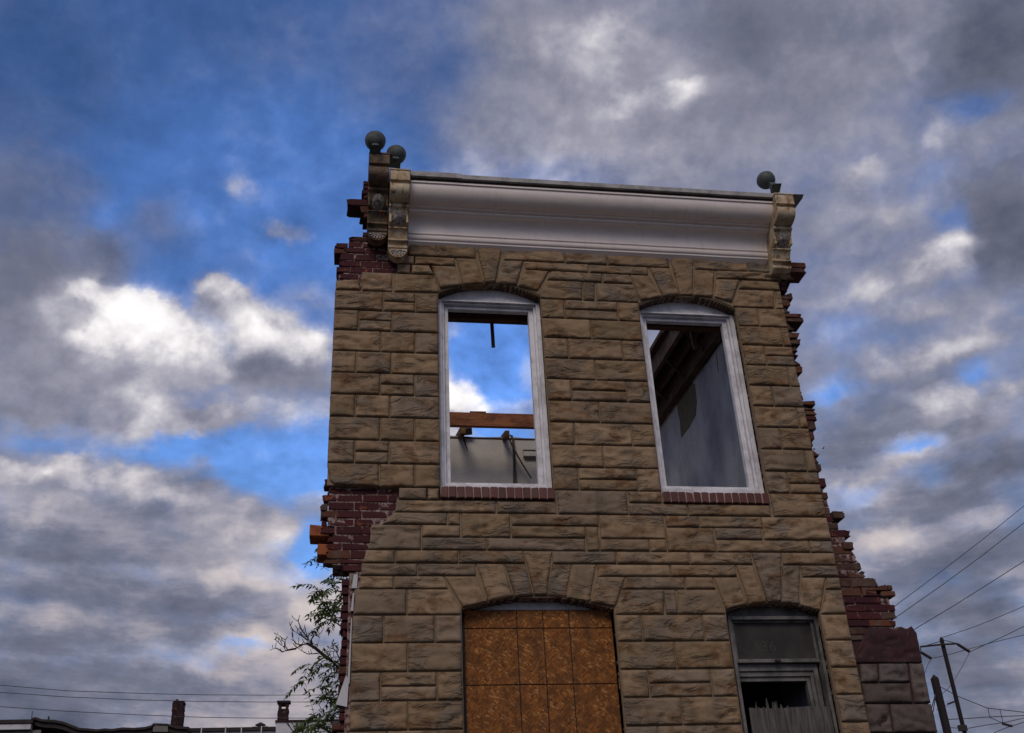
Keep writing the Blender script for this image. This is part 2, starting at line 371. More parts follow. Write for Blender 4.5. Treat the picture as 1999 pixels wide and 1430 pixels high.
c = M.mix(M.mapr(M.noise(M.vmath('MULTIPLY', M.loc, (1.6, 1.6, .8)), 7., 6, .7), .53, .62, 0, .85), c, (.145, .055, .020, 1))
c = M.mix(M.mapr(M.noise(M.vmath('MULTIPLY', M.loc, (8., 8., 2.)), 3., 5, .65), .56, .66, 0, .85), c, (.045, .035, .028, 1)); setc(M, c); bump(M, M.noise(M.obj, 40., 5), .4, .008)
M = mat('blackened_bracket', .75, spec=.25)
c = M.mix(M.mapr(M.noise(M.loc, 8., 6, .65), .42, .6), (.15, .105, .068, 1), (.045, .034, .028, 1))
c = M.mix(M.mapr(M.noise(M.loc, 11., 6, .7), .54, .62), c, (.20, .068, .018, 1))
c = M.mix(M.mapr(M.noise(M.loc, 20., 5, .7), .60, .68, 0, .8), c, (.26, .22, .18, 1)); setc(M, c); bump(M, M.noise(M.obj, 40., 5), .5, .01)
M = mat('flaking_cast', .9); c = M.mix(M.mapr(M.noise(M.loc, 40., 6, .7), .42, .60), (.16, .135, .125, 1), (.44, .40, .37, 1)); setc(M, c); bump(M, M.noise(M.obj, 80., 5), .8, .01)
M = mat('patina_copper', .65, spec=.3)
c = M.mix(M.mapr(M.noise(M.loc, 18., 6, .65), .40, .64), (.085, .10, .095, 1), (.045, .05, .05, 1)); setc(M, c); bump(M, M.noise(M.obj, 60., 4), .3, .005)
M = mat('osb', .8, spec=.2)
def chips(sc, rot):
    vr = M.new('ShaderNodeVectorRotate', rotation_type='Y_AXIS'); M.put(vr.inputs['Vector'], M.loc); vr.inputs['Angle'].default_value = rot
    mpv = M.vmath('MULTIPLY', vr.outputs[0], (1., 1., .26))
    vo = M.new('ShaderNodeTexVoronoi'); M.put(vo.inputs['Vector'], mpv); vo.inputs['Scale'].default_value = sc
    return vo.outputs['Color']
k1, _, _ = M.sep(chips(135., .35)); k2, k2b, _ = M.sep(chips(125., -.75)); k3, k3b, _ = M.sep(chips(120., 1.1))
sel = M.noise(M.obj, 12., 3)
k = M.math('ADD', M.math('MULTIPLY', k1, .5), M.math('MULTIPLY', k2, .5))
c = M.ramp(k, [(0, (.095, .029, .008)), (.35, (.185, .064, .014)), (.6, (.245, .090, .021)), (1, (.31, .125, .034))])
c = M.mix(M.mapr(k3, .88, .94, 0, .75), c, (.46, .24, .085, 1)); c = M.mix(M.mapr(k2b, .88, .94, 0, .8), c, (.06, .024, .010, 1))
c = M.mix(M.mapr(sel, .46, .62, 0, .6), c, (.085, .034, .012, 1))
c = M.mix(M.mapr(M.noise(M.vmath('MULTIPLY', M.obj, (7., 7., .9)), 1.6, 5, .6), .50, .66, 0, .55), c, (.075, .036, .018, 1))
fs = M.noise(M.obj, 130., 3, .7); c = M.mix(M.mapr(fs, .55, .7, 0, .5), c, (.07, .03, .012, 1)); setc(M, c); bump(M, M.math('ADD', k, M.math('MULTIPLY', fs, .5)), .35, .004)
def wood(name, a, b, d, axis=0, rough=.85):
    M = mat(name, rough, spec=.2); s = [14., 14., 14.]; s[axis] = 1.2
    g = M.noise(M.vmath('MULTIPLY', M.loc, tuple(s)), 3.5, 6, .65, .6)
    c = M.mix(M.mapr(g, .38, .62), (*a, 1), (*b, 1)); c = M.mix(M.mapr(M.noise(M.loc, 3.5, 5, .65), .52, .66, 0, .8), c, (*d, 1)); setc(M, c); bump(M, g, .4, .006)
wood('joist_wood', (.27, .105, .045), (.16, .06, .028), (.06, .026, .016), 0)
wood('dark_wood', (.11, .062, .042), (.055, .034, .025), (.15, .11, .085), 1)
wood('header_wood', (.15, .072, .045), (.085, .042, .028), (.04, .024, .018), 0)
wood('old_wood', (.10, .055, .035), (.055, .030, .020), (.03, .02, .016), 0)
wood('cut_wood', (.48, .27, .12), (.36, .19, .08), (.2, .1, .04), 1)
wood('grey_ply', (.115, .104, .097), (.05, .045, .042), (.022, .019, .017), 2)
M = mat('plaster', .9, spec=.1)
c = M.mix(M.mapr(M.noise(M.vmath('MULTIPLY', M.obj, (1., 1.3, 1.)), 1.8, 6, .6), .38, .66), (.40, .415, .445, 1), (.24, .25, .28, 1))
c = M.mix(M.mapr(M.noise(M.obj, 38., 3, .6), .62, .70, 0, .5), c, (.07, .07, .08, 1)); setc(M, c); bump(M, M.noise(M.obj, 22., 5), .3, .01)
M = mat('brown_coat', .95, spec=.1); setc(M, M.mix(M.noise(M.obj, 14., 5), (.17, .145, .11, 1), (.095, .075, .055, 1))); bump(M, M.noise(M.obj, 40., 4), .5, .01)
M = mat('stucco', .95, spec=.1)
c = M.mix(M.mapr(M.noise(M.obj, 3., 5), .4, .65, 0, .8), (.48, .45, .41, 1), (.36, .335, .30, 1)); setc(M, c); bump(M, M.noise(M.obj, 55., 4), .5, .015)
M = mat('tar', .9, spec=.2); setc(M, M.mix(M.noise(M.obj, 7., 5), (.022, .018, .018, 1), (.055, .045, .042, 1))); bump(M, M.noise(M.obj, 14., 5), .6, .04)
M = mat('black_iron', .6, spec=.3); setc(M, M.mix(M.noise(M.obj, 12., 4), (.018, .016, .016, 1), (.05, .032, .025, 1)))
M = mat('pole_steel', .8, spec=.2); setc(M, M.mix(M.noise(M.obj, 3., 4), (.028, .019, .017, 1), (.016, .013, .014, 1)))
M = mat('wire', .7); setc(M, (.06, .06, .066, 1))
M = mat('dirty_glass', .6, spec=.25)
c = M.mix(M.mapr(M.noise(M.vmath('MULTIPLY', M.obj, (1., 1., .7)), 3., 4, .5), .35, .65), (.020, .018, .017, 1), (.062, .056, .048, 1)); setc(M, c)
M = mat('faded_numeral', .7); setc(M, (.044, .040, .035, 1))
M = mat('grey_block', .9, spec=.12)
c = M.ramp(M.rnd, [(0, (.105, .090, .082)), (.5, (.135, .112, .098)), (1, (.090, .072, .062))])
c = M.mix(M.mapr(M.noise(M.loc, 7., 6, .65), .46, .64, 0, .8), c, (.052, .034, .030, 1)); setc(M, c); bump(M, M.noise(M.obj, 40., 6, .65), .6, .015)
M = mat('maroon_render', .8, spec=.2)
c = M.mix(M.mapr(M.noise(M.obj, 6., 6, .65), .4, .62), (.052, .020, .022, 1), (.030, .016, .017, 1)); c = M.mix(M.mapr(M.noise(M.obj, 16., 6, .7), .60, .68, 0, .8), c, (.13, .09, .08, 1)); setc(M, c); bump(M, M.noise(M.obj, 18., 6), .6, .02)
M = mat('bark', .95, spec=.1); setc(M, M.mix(M.noise(M.obj, 25., 4), (.055, .042, .034, 1), (.028, .022, .02, 1)))
M = mat('leaf', .6, spec=.3); c = M.mix(M.noise(M.obj, 6., 3), (.105, .145, .045, 1), (.060, .095, .030, 1)); setc(M, c)
tr = M.new('ShaderNodeBsdfTranslucent'); M.put(tr.inputs[0], (.09, .13, .03, 1)); mx = M.new('ShaderNodeMixShader'); mx.inputs[0].default_value = .3
M.nt.links.new(M.b.outputs[0], mx.inputs[1]); M.nt.links.new(tr.outputs[0], mx.inputs[2]); M.nt.links.new(mx.outputs[0], M.nt.nodes['Material Output'].inputs[0])
M = mat('far_siding', .7); setc(M, M.mix(M.noise(M.obj, 2., 3), (.17, .16, .14, 1), (.11, .10, .09, 1)))
M = mat('far_white', .7); setc(M, M.mix(M.mapr(M.noise(M.obj, 3., 5), .5, .7, 0, .6), (.50, .50, .52, 1), (.26, .26, .27, 1)))
M = mat('far_brick', .9, spec=.1); c = M.mix(M.mapr(M.noise(M.obj, 4., 5, .6), .4, .62), (.045, .021, .020, 1), (.020, .014, .015, 1)); c = M.mix(M.mapr(M.noise(M.obj, 9., 5, .7), .62, .68), c, (.30, .24, .24, 1)); setc(M, c)
M = mat('asphalt', .9); setc(M, M.mix(M.noise(M.obj, 3., 6), (.045, .045, .048, 1), (.07, .068, .066, 1)))
M = mat('concrete', .9); setc(M, M.mix(M.noise(M.obj, 2., 6), (.20, .19, .18, 1), (.13, .125, .12, 1)))

# ------------------------------------------------------------------ helpers
def root_loc(o):
    while o.parent: o = o.parent
    return Vector(o.location)
def obj(name, verts, faces, m, parent=None, smooth=False, kind=None, recalc=False):
    off = root_loc(parent) if parent else Vector((0, 0, 0))
    me = bpy.data.meshes.new(name); me.from_pydata([tuple(Vector(v) - off) for v in verts], [], faces)
    if recalc:
        b = bmesh.new(); b.from_mesh(me); bmesh.ops.recalc_face_normals(b, faces=b.faces); b.to_mesh(me); b.free()
    if smooth: me.polygons.foreach_set('use_smooth', [True]*len(me.polygons))
    me.materials.append(MATS[m]); me.update()
    o = bpy.data.objects.new(name, me); col.objects.link(o)
    if parent: o.parent = parent
    if kind: o['kind'] = kind
    return o
def thing(name, label, cat, loc=(0, 0, 0), group=None):
    o = bpy.data.objects.new(name, None); o.empty_display_size = .2; col.objects.link(o); o.location = loc
    o['label'] = label; o['category'] = cat
    if group: o['group'] = group
    return o
def tag(o, label, cat, group=None):
    o['label'] = label; o['category'] = cat
    if group: o['group'] = group
    return o
class MB:
    def __init__(s): s.v = []; s.f = []
    def add(s, v, f): n = len(s.v); s.v += [tuple(p) for p in v]; s.f += [tuple(i + n for i in q) for q in f]; return s
    def box(s, x0, x1, y0, y1, z0, z1):
        v = [(x, y, z) for x in (x0, x1) for y in (y0, y1) for z in (z0, z1)]
        return s.add(v, [(0, 1, 3, 2), (4, 6, 7, 5), (0, 4, 5, 1), (2, 3, 7, 6), (0, 2, 6, 4), (1, 5, 7, 3)])
    def tube(s, pts, r0, r1=None, n=6):
        pts = [Vector(p) for p in pts]; r1 = r0 if r1 is None else r1; v = []; f = []; N = len(pts)
        for i, p in enumerate(pts):
            t = (pts[min(i+1, N-1)] - pts[max(i-1, 0)]).normalized(); a = t.orthogonal().normalized(); b = t.cross(a)
            r = r0 + (r1 - r0)*i/max(1, N-1)
            v += [p + r*(math.cos(2*math.pi*k/n)*a + math.sin(2*math.pi*k/n)*b) for k in range(n)]
        for i in range(N-1):
            for k in range(n): f.append((i*n+k, i*n+(k+1) % n, (i+1)*n+(k+1) % n, (i+1)*n+k))
        f += [tuple(reversed(range(n))), tuple(range((N-1)*n, N*n))]
        return s.add(v, f)
    def bar(s, a, b, w, h, up=(0, 0, 1)):
        a, b = Vector(a), Vector(b); t = (b - a).normalized(); x = t.cross(Vector(up)).normalized(); y = x.cross(t)
        v = [p + sx*w/2*x + sy*h/2*y for p in (a, b) for sx, sy in ((-1, -1), (1, -1), (1, 1), (-1, 1))]
        return s.add(v, [(0, 1, 2, 3), (7, 6, 5, 4), (0, 4, 5, 1), (1, 5, 6, 2), (2, 6, 7, 3), (3, 7, 4, 0)])
    def prism(s, poly, y0, y1):         # polygon in (x, z), extruded in y
        n = len(poly); v = [(x, y0, z) for x, z in poly] + [(x, y1, z) for x, z in poly]
        return s.add(v, [tuple(range(n)), tuple(reversed(range(n, 2*n)))] + [(i, i+n, (i+1) % n+n, (i+1) % n) for i in range(n)])
    def prof(s, pr, x0, x1, closed=True):   # profile (y, z) extruded along x
        n = len(pr); v = [(x0, y, z) for y, z in pr] + [(x1, y, z) for y, z in pr]
        f = [(i, (i+1) % n, (i+1) % n+n, i+n) for i in range(n if closed else n-1)]
        if closed: f += [tuple(reversed(range(n))), tuple(range(n, 2*n))]
        return s.add(v, f)
    def make(s, name, m, parent=None, smooth=False, **k): return obj(name, s.v, s.f, m, parent, smooth, recalc=True, **k)
def bevel(o, w=.006, seg=2):
    b = bmesh.new(); b.from_mesh(o.data); bmesh.ops.bevel(b, geom=b.edges[:], offset=w, segments=seg, affect='EDGES', profile=.5); b.to_mesh(o.data); b.free(); return o
def fb(x, y, z, o=4): return mnoise.fractal((x, y, z), 1., 2., o)

def polyline(pts, t):
    L = [math.dist(a, b) for a, b in zip(pts, pts[1:])]; T = sum(L) or 1e-9; d = t*T
    for (a, b), l in zip(zip(pts, pts[1:]), L):
        if d <= l + 1e-9: q = d/(l or 1e-9); return (a[0]+(b[0]-a[0])*q, a[1]+(b[1]-a[1])*q)
        d -= l
    return tuple(pts[-1])
def ticks(L, step, e):
    n = max(2, int(L/step)); m_ = [0, e*.45, e] + [e + (L-2*e)*i/n for i in range(1, n)] + [L-e, L-e*.45, L]
    return [t/L for t in m_]
def make_stone(sides, parent, seed, rough_edge=False, amp=1., mname='formstone', y_face=0., gap=.0045, prefix='stone', hi=.028, back=.085):
    bot, top, lef, rig = sides
    W_ = max(math.dist(bot[0], bot[-1]), math.dist(top[0], top[-1])); H_ = max(math.dist(lef[0], lef[-1]), math.dist(rig[0], rig[-1]))
    U = ticks(W_, .020, .020); V = ticks(H_, .020, .020); nu, nv = len(U), len(V)
    c00, c10, c01, c11 = bot[0], bot[-1], top[0], top[-1]; cx = (c00[0]+c10[0]+c01[0]+c11[0])/4; cz = (c00[1]+c10[1]+c01[1]+c11[1])/4
    rnd = random.Random(seed); ox, oz = rnd.uniform(0, 90), rnd.uniform(0, 90); tx, tz = rnd.uniform(-.006, .006), rnd.uniform(-.007, .003); hh = hi + rnd.uniform(-.005, .006)
    wr = rnd.uniform(.3, 1.)
    verts = []
    for j, vv in enumerate(V):
        pl, pr_ = polyline(lef, vv), polyline(rig, vv)
        for i, uu in enumerate(U):
            pb, ptp = polyline(bot, uu), polyline(top, uu)
            x = (1-vv)*pb[0]+vv*ptp[0]+(1-uu)*pl[0]+uu*pr_[0]-((1-uu)*(1-vv)*c00[0]+uu*(1-vv)*c10[0]+(1-uu)*vv*c01[0]+uu*vv*c11[0])
            z = (1-vv)*pb[1]+vv*ptp[1]+(1-uu)*pl[1]+uu*pr_[1]-((1-uu)*(1-vv)*c00[1]+uu*(1-vv)*c10[1]+(1-uu)*vv*c01[1]+uu*vv*c11[1])
            dl, dr, db, dt = uu*W_, (1-uu)*W_, vv*H_, (1-vv)*H_
            sx_ = gap*(1 if i == 0 else -1 if i == nu-1 else 0); sz_ = gap*.8*(1 if j == 0 else -1 if j == nv-1 else 0)
            jit = .0028
            xx = x + sx_ + jit*mnoise.noise((x*23+ox, z*23, 3)); zz = z + sz_ + jit*mnoise.noise((x*19, z*19+oz, 7))
            e = min(dl/.030, dr/.030, db/.016, dt/.030, 1.); h = .006 + (hh-.006)*math.sin(e*math.pi/2)
            inn = min(1., min(dl, dr, db, dt)/.045)
            rr = 1-abs(fb(x*2.6+ox, z*6.5+oz, .3, 3)); n2 = fb(x*9+oz, z*15+ox, 5., 3)
            h += inn*amp*(-.030*wr*max(0., rr-.74)/.26 + .013*fb(x*3.1+ox, z*5.+oz, 9., 2) + .0055*n2) + inn*(tx*(uu-.5)*2 + tz*(vv-.5)*2) + .003*inn*math.sin(math.pi*vv)
            if j == 0 or i in (0, nu-1) or j == nv-1: h = .006
            verts.append((xx, y_face - h, zz))
    f = [(j*nu+i, j*nu+i+1, (j+1)*nu+i+1, (j+1)*nu+i) for j in range(nv-1) for i in range(nu-1)]
    ring = [i for i in range(nu)] + [j*nu+nu-1 for j in range(1, nv)] + [(nv-1)*nu+i for i in range(nu-2, -1, -1)] + [j*nu for j in range(nv-2, 0, -1)]
    b0 = len(verts)
    for k in ring: verts.append((verts[k][0], y_face + back, verts[k][2]))
    n = len(ring); f += [(ring[k], b0+k, b0+(k+1) % n, ring[(k+1) % n]) for k in range(n)]
    return obj(prefix, verts, f, mname, parent, True)

def brick(x0, x1, y0, y1, z0, z1, m, parent, seed, chip=.3, rot=0., name='brick', torn=0):
    """worn brick: 3 x 3 faces a side, arrises rounded, corners knocked about"""
    rnd = random.Random(seed); c = Vector(((x0+x1)/2, (y0+y1)/2, (z0+z1)/2)); h = Vector(((x1-x0)/2, (y1-y0)/2, (z1-z0)/2))
    b = .006; vid = {}; vs_ = []; fs_ = []
    brk = Vector((rnd.choice((-1, 1)), rnd.choice((-1, 1)), 1)); bs = chip*rnd.random()
    def V(i, j, k):
        key = (i, j, k)
        if key not in vid:
            p = Vector([[-1, -1+b/h[a], 1-b/h[a], 1][t] for a, t in enumerate(key)])
            n_ext = sum(t in (0, 3) for t in key)
            if n_ext >= 2:
                for a in range(3):
                    if key[a] in (0, 3): p[a] *= 1 - .45*b/h[a]*(n_ext-1)
            q = Vector([p[a]*h[a] for a in range(3)]) + Vector([rnd.uniform(-1, 1)*.0022 for _ in range(3)])
            if torn and key[0] == (3 if torn > 0 else 0): q.x += -torn*rnd.uniform(0, .030); q.z *= rnd.uniform(.55, .98); q.y += rnd.uniform(-.008, .018)
            elif torn and key[0] == (2 if torn > 0 else 1): q.x = torn*h.x*rnd.uniform(.35, .70); q.z *= rnd.uniform(.80, 1.0)
            if all(p[a]*brk[a] > .6 for a in range(3)): q -= Vector([brk[a]*h[a]*bs*.5 for a in range(3)])
            vid[key] = len(vs_); vs_.append(q)
        return vid[key]
    for a in range(3):
        for s in (0, 3):
            for i in range(3):
                for j in range(3):
                    q = []
                    for di, dj in ((0, 0), (1, 0), (1, 1), (0, 1)):
                        t = [0, 0, 0]; t[a] = s; t[(a+1) % 3] = i+di; t[(a+2) % 3] = j+dj; q.append(V(*t))
                    fs_.append(tuple(q) if s == 3 else tuple(reversed(q)))
    rm = Matrix.Rotation(rot, 3, 'Y') @ Matrix.Rotation(rnd.uniform(-.02, .02), 3, 'Z')
    return obj(name, [c + rm @ v for v in vs_], fs_, m, parent, False)

# ------------------------------------------------------------------ ground
g = MB(); g.add([(-3000, -3000, 0), (3000, -3000, 0), (3000, 3000, 0), (-3000, 3000, 0)], [(0, 1, 2, 3)])
o = g.make('ground', 'asphalt'); o['kind'] = 'structure'
o = MB().box(-60, 60, -2.6, -.06, 0, .13).make('pavement', 'concrete'); o['kind'] = 'structure'

# ------------------------------------------------------------------ the shell of the row house
house = thing('row_house', 'roofless brown stone faced row house with two empty white windows and a white cornice', 'house', (2.0, 0, 0))
STONES = [
['r',0.46,1.096,7.335,7.47],
['r',1.354,1.948,7.335,7.47],
['r',1.948,2.362,7.335,7.47],
['r',2.362,2.981,7.335,7.47],
['r',3.229,3.772,7.335,7.47],
['r',3.772,4.03,7.335,7.47],
['q',[[1.172,7.055],[1.264,7.071]],[[1.098,7.47],[1.352,7.47]],[[1.172,7.055],[1.098,7.47]],[[1.264,7.071],[1.352,7.47]]],
['q',[[3.036,7.025],[3.163,7.032]],[[2.989,7.47],[3.238,7.47]],[[3.036,7.025],[2.989,7.47]],[[3.163,7.032],[3.238,7.47]]],
['q',[[0.357,7.236],[0.517,7.236]],[[0.356,7.335],[0.517,7.335]],[[0.357,7.236],[0.356,7.335]],[[0.517,7.236],[0.517,7.335]]],
['q',[[0.517,7.236],[0.903,7.236]],[[0.517,7.335],[0.896,7.335]],[[0.517,7.236],[0.517,7.335]],[[0.903,7.236],[0.896,7.335]]],
['q',[[1.562,7.236],[2.169,7.236]],[[1.543,7.335],[2.177,7.335]],[[1.562,7.236],[1.543,7.335]],[[2.169,7.236],[2.177,7.335]]],
['q',[[2.174,7.236],[2.757,7.236]],[[2.182,7.335],[2.758,7.335]],[[2.174,7.236],[2.182,7.335]],[[2.757,7.236],[2.758,7.335]]],
['q',[[3.428,7.236],[4.108,7.245]],[[3.442,7.335],[3.997,7.335]],[[3.428,7.236],[3.442,7.335]],[[4.108,7.245],[3.997,7.335]]],
['q',[[0.358,7.128],[0.484,7.128]],[[0.357,7.236],[0.484,7.236]],[[0.358,7.128],[0.357,7.236]],[[0.484,7.128],[0.484,7.236]]],
['q',[[0.489,7.128],[0.702,7.128]],[[0.489,7.236],[0.655,7.236]],[[0.489,7.128],[0.489,7.236]],[[0.702,7.128],[0.655,7.236]]],
['q',[[1.757,7.128],[2.289,7.128]],[[1.803,7.236],[2.299,7.236]],[[1.757,7.128],[1.803,7.236]],[[2.289,7.128],[2.299,7.236]]],
['q',[[2.294,7.128],[2.594,7.128]],[[2.304,7.236],[2.565,7.236]],[[2.294,7.128],[2.304,7.236]],[[2.594,7.128],[2.565,7.236]]],
['q',[[3.634,7.128],[4.067,7.128]],[[3.682,7.236],[4.067,7.236]],[[3.634,7.128],[3.682,7.236]],[[4.067,7.128],[4.067,7.236]]],
['q',[[0.748,6.981],[0.957,7.032]],[[0.669,7.236],[0.899,7.236]],[[0.748,6.981],[0.669,7.236]],[[0.957,7.032],[0.899,7.236]]],
['q',[[0.961,7.032],[1.167,7.054]],[[0.9,7.335],[1.094,7.335]],[[0.961,7.032],[0.9,7.335]],[[1.167,7.054],[1.094,7.335]]],
['q',[[1.268,7.066],[1.47,7.053]],[[1.347,7.335],[1.548,7.335]],[[1.268,7.066],[1.347,7.335]],[[1.47,7.053],[1.548,7.335]]],
['q',[[1.475,7.048],[1.666,7.001]],[[1.552,7.236],[1.788,7.236]],[[1.475,7.048],[1.552,7.236]],[[1.666,7.001],[1.788,7.236]]],
['q',[[2.639,6.942],[2.861,6.999]],[[2.57,7.236],[2.762,7.236]],[[2.639,6.942],[2.57,7.236]],[[2.861,6.999],[2.762,7.236]]],
['q',[[2.866,6.999],[3.041,7.026]],[[2.768,7.335],[2.973,7.335]],[[2.866,6.999],[2.768,7.335]],[[3.041,7.026],[2.973,7.335]]],
['q',[[3.168,7.026],[3.37,7.019]],[[3.225,7.335],[3.432,7.335]],[[3.168,7.026],[3.225,7.335]],[[3.37,7.019],[3.432,7.335]]],
['q',[[3.376,7.019],[3.547,6.97]],[[3.423,7.236],[3.672,7.236]],[[3.376,7.019],[3.423,7.236]],[[3.547,6.97],[3.672,7.236]]],
['q',[[-0.197,6.92],[0.032,6.926]],[[-0.196,7.015],[0.015,7.049]],[[-0.197,6.92],[-0.196,7.015]],[[0.032,6.926],[0.015,7.049]]],
['q',[[0.041,6.921],[0.32,6.925]],[[0.036,7.118],[0.315,7.133]],[[0.041,6.921],[0.036,7.118]],[[0.32,6.925],[0.315,7.133]]],
['q',[[0.332,6.925],[0.742,6.936]],[[0.329,7.128],[0.702,7.128]],[[0.332,6.925],[0.329,7.128]],[[0.742,6.936],[0.743,6.992],[0.702,7.128]]],
['q',[[1.685,6.919],[2.084,6.919]],[[1.752,7.128],[2.101,7.128]],[[1.685,6.919],[1.671,6.995],[1.752,7.128]],[[2.084,6.919],[2.101,7.128]]],
['q',[[2.089,6.919],[2.202,6.919]],[[2.106,7.128],[2.22,7.128]],[[2.089,6.919],[2.106,7.128]],[[2.202,6.919],[2.22,7.128]]],
['q',[[2.212,6.919],[2.622,6.919]],[[2.23,7.128],[2.594,7.128]],[[2.212,6.919],[2.23,7.128]],[[2.622,6.919],[2.632,6.97],[2.594,7.128]]],
['q',[[3.55,6.919],[3.966,6.919]],[[3.634,7.128],[4.003,7.128]],[[3.55,6.919],[3.558,6.976],[3.634,7.128]],[[3.966,6.919],[4.003,7.128]]],
['q',[[3.977,6.919],[4.067,6.919]],[[4.014,7.128],[4.067,7.128]],[[3.977,6.919],[4.014,7.128]],[[4.067,6.919],[4.067,7.128]]],
['r',-0.2,0.234,6.71,6.919],
['r',0.234,0.527,6.71,6.814],
['r',0.234,0.527,6.814,6.919],
['r',0.527,0.735,6.71,6.919],
['r',-0.2,0.022,6.498,6.71],
['r',0.022,0.317,6.498,6.608],
['r',0.022,0.317,6.608,6.71],
['r',0.317,0.735,6.498,6.71],
['r',-0.2,0.221,6.285,6.498],
['r',0.221,0.524,6.285,6.498],
['r',0.524,0.735,6.285,6.498],
['r',-0.2,0.011,6.07,6.285],
['r',0.011,0.314,6.07,6.285],
['r',0.314,0.735,6.07,6.285],
['r',-0.2,0.223,5.856,6.07],
['r',0.223,0.519,5.856,5.963],
['r',0.223,0.519,5.963,6.07],
['r',0.519,0.735,5.856,6.07],
['r',-0.2,0.016,5.642,5.856],
['r',0.016,0.309,5.642,5.856],
['r',0.309,0.735,5.642,5.856],
['r',-0.2,0.23,5.427,5.642],
['r',0.23,0.519,5.427,5.642],
['r',0.519,0.735,5.427,5.642],
['r',-0.2,0.023,5.214,5.427],
['r',0.023,0.307,5.214,5.321],
['r',0.023,0.307,5.321,5.427],
['r',0.307,0.735,5.214,5.427],
['q',[[-0.13,5.018],[0.231,5.009]],[[-0.2,5.214],[0.227,5.214]],[[-0.13,5.018],[-0.172,5.058],[-0.2,5.214]],[[0.231,5.009],[0.227,5.214]]],
['r',0.233,0.52,5.006,5.214],
['r',0.52,0.735,5.006,5.214],
['r',1.685,1.906,6.71,6.919],
['r',1.906,2.413,6.71,6.814],
['r',1.906,2.413,6.814,6.919],
['r',2.413,2.622,6.71,6.919],
['r',1.685,2.14,6.498,6.71],
['r',2.14,2.622,6.498,6.71],
['r',1.685,1.908,6.285,6.498],
['r',1.908,2.414,6.285,6.498],
['r',2.414,2.622,6.285,6.498],
['r',1.685,2.143,6.07,6.285],
['r',2.143,2.622,6.07,6.285],
['r',1.685,1.906,5.856,6.07],
['r',1.906,2.411,5.856,5.963],
['r',1.906,2.411,5.963,6.07],
['r',2.411,2.622,5.856,6.07],
['r',1.685,2.143,5.642,5.856],
['r',2.143,2.622,5.642,5.856],
['r',1.685,1.901,5.427,5.642],
['r',1.901,2.412,5.427,5.642],
['r',2.412,2.622,5.427,5.642],
['r',1.685,2.141,5.214,5.427],
['r',2.141,2.622,5.214,5.427],
['r',1.685,1.905,5.006,5.214],
['r',1.905,2.419,5.006,5.106],
['r',1.905,2.419,5.106,5.214],
['r',2.419,2.622,5.006,5.214],
['r',3.572,3.786,6.71,6.919],
['r',3.786,4.067,6.71,6.919],
['r',3.572,3.987,6.498,6.71],
['r',3.987,4.067,6.498,6.71],
['r',3.572,3.784,6.285,6.498],
['r',3.784,4.067,6.285,6.392],
['r',3.784,4.067,6.392,6.498],
['r',3.572,3.975,6.07,6.285],
['r',3.975,4.067,6.07,6.285],
['r',3.572,3.78,5.856,6.07],
['r',3.78,4.067,5.856,6.07],
['r',3.572,3.983,5.642,5.856],
['r',3.983,4.067,5.642,5.856],
['r',3.572,3.78,5.427,5.642],
['r',3.78,4.067,5.427,5.642],
['r',3.572,3.974,5.214,5.427],
['r',3.974,4.067,5.214,5.427],
['r',3.572,3.774,5.006,5.214],
['r',3.774,4.067,5.006,5.1],
['r',3.774,4.067,5.1,5.214],
['r',0.389,0.623,4.898,5.006],
['r',0.623,0.725,4.898,5.006],
['r',1.705,2.312,4.789,5.006],
['r',2.321,2.612,4.898,5.006],
['r',2.312,2.828,4.789,4.898],
['r',2.828,3.567,4.789,4.898],
['r',3.582,4.067,4.789,5.006],
['q',[[0.354,4.789],[1.187,4.789]],[[0.378,4.898],[1.191,4.898]],[[0.354,4.789],[0.378,4.898]],[[1.187,4.789],[1.191,4.898]]],
['r',1.194,1.697,4.789,4.898],
['q',[[0.257,4.684],[0.785,4.684]],[[0.354,4.789],[0.786,4.789]],[[0.257,4.684],[0.354,4.789]],[[0.785,4.684],[0.786,4.789]]],
['r',0.788,0.892,4.684,4.789],
['r',0.898,1.304,4.579,4.789],
['r',1.311,2.047,4.684,4.789],
['r',2.047,2.609,4.579,4.789],
['r',2.62,2.913,4.684,4.789],
['r',2.913,3.471,4.684,4.789],
['r',3.464,4.067,4.579,4.789],
['q',[[0.151,4.47],[0.573,4.47]],[[0.171,4.684],[0.573,4.684]],[[0.151,4.47],[0.165,4.591],[0.171,4.684]],[[0.573,4.47],[0.573,4.684]]],
['r',0.577,0.89,4.579,4.684],
['r',1.306,1.926,4.579,4.684],
['r',1.925,2.036,4.47,4.684],
['r',2.607,3.029,4.47,4.684],
['r',3.039,3.455,4.579,4.684],
['r',0.577,1.102,4.47,4.579],
['r',1.102,1.919,4.47,4.579],
['r',2.035,2.459,4.47,4.579],
['r',2.459,2.605,4.47,4.579],
['r',3.026,3.858,4.47,4.579],
['r',3.858,4.067,4.47,4.579],
['q',[[0.11,4.36],[0.367,4.36]],[[0.139,4.47],[0.365,4.47]],[[0.11,4.36],[0.139,4.47]],[[0.367,4.36],[0.365,4.47]]],
['r',0.366,0.871,4.36,4.47],
['q',[[0.87,4.36],[1.413,4.36]],[[0.872,4.47],[1.397,4.47]],[[0.87,4.36],[0.872,4.47]],[[1.413,4.36],[1.397,4.47]]],
['q',[[1.465,4.098],[1.568,4.098]],[[1.397,4.47],[1.638,4.47]],[[1.465,4.098],[1.397,4.47]],[[1.568,4.098],[1.638,4.47]]],
['r',1.63,2.165,4.36,4.47],
['r',2.165,2.787,4.36,4.47],
['q',[[2.78,4.36],[3.331,4.36]],[[2.794,4.47],[3.326,4.47]],[[2.78,4.36],[2.794,4.47]],[[3.331,4.36],[3.326,4.47]]],
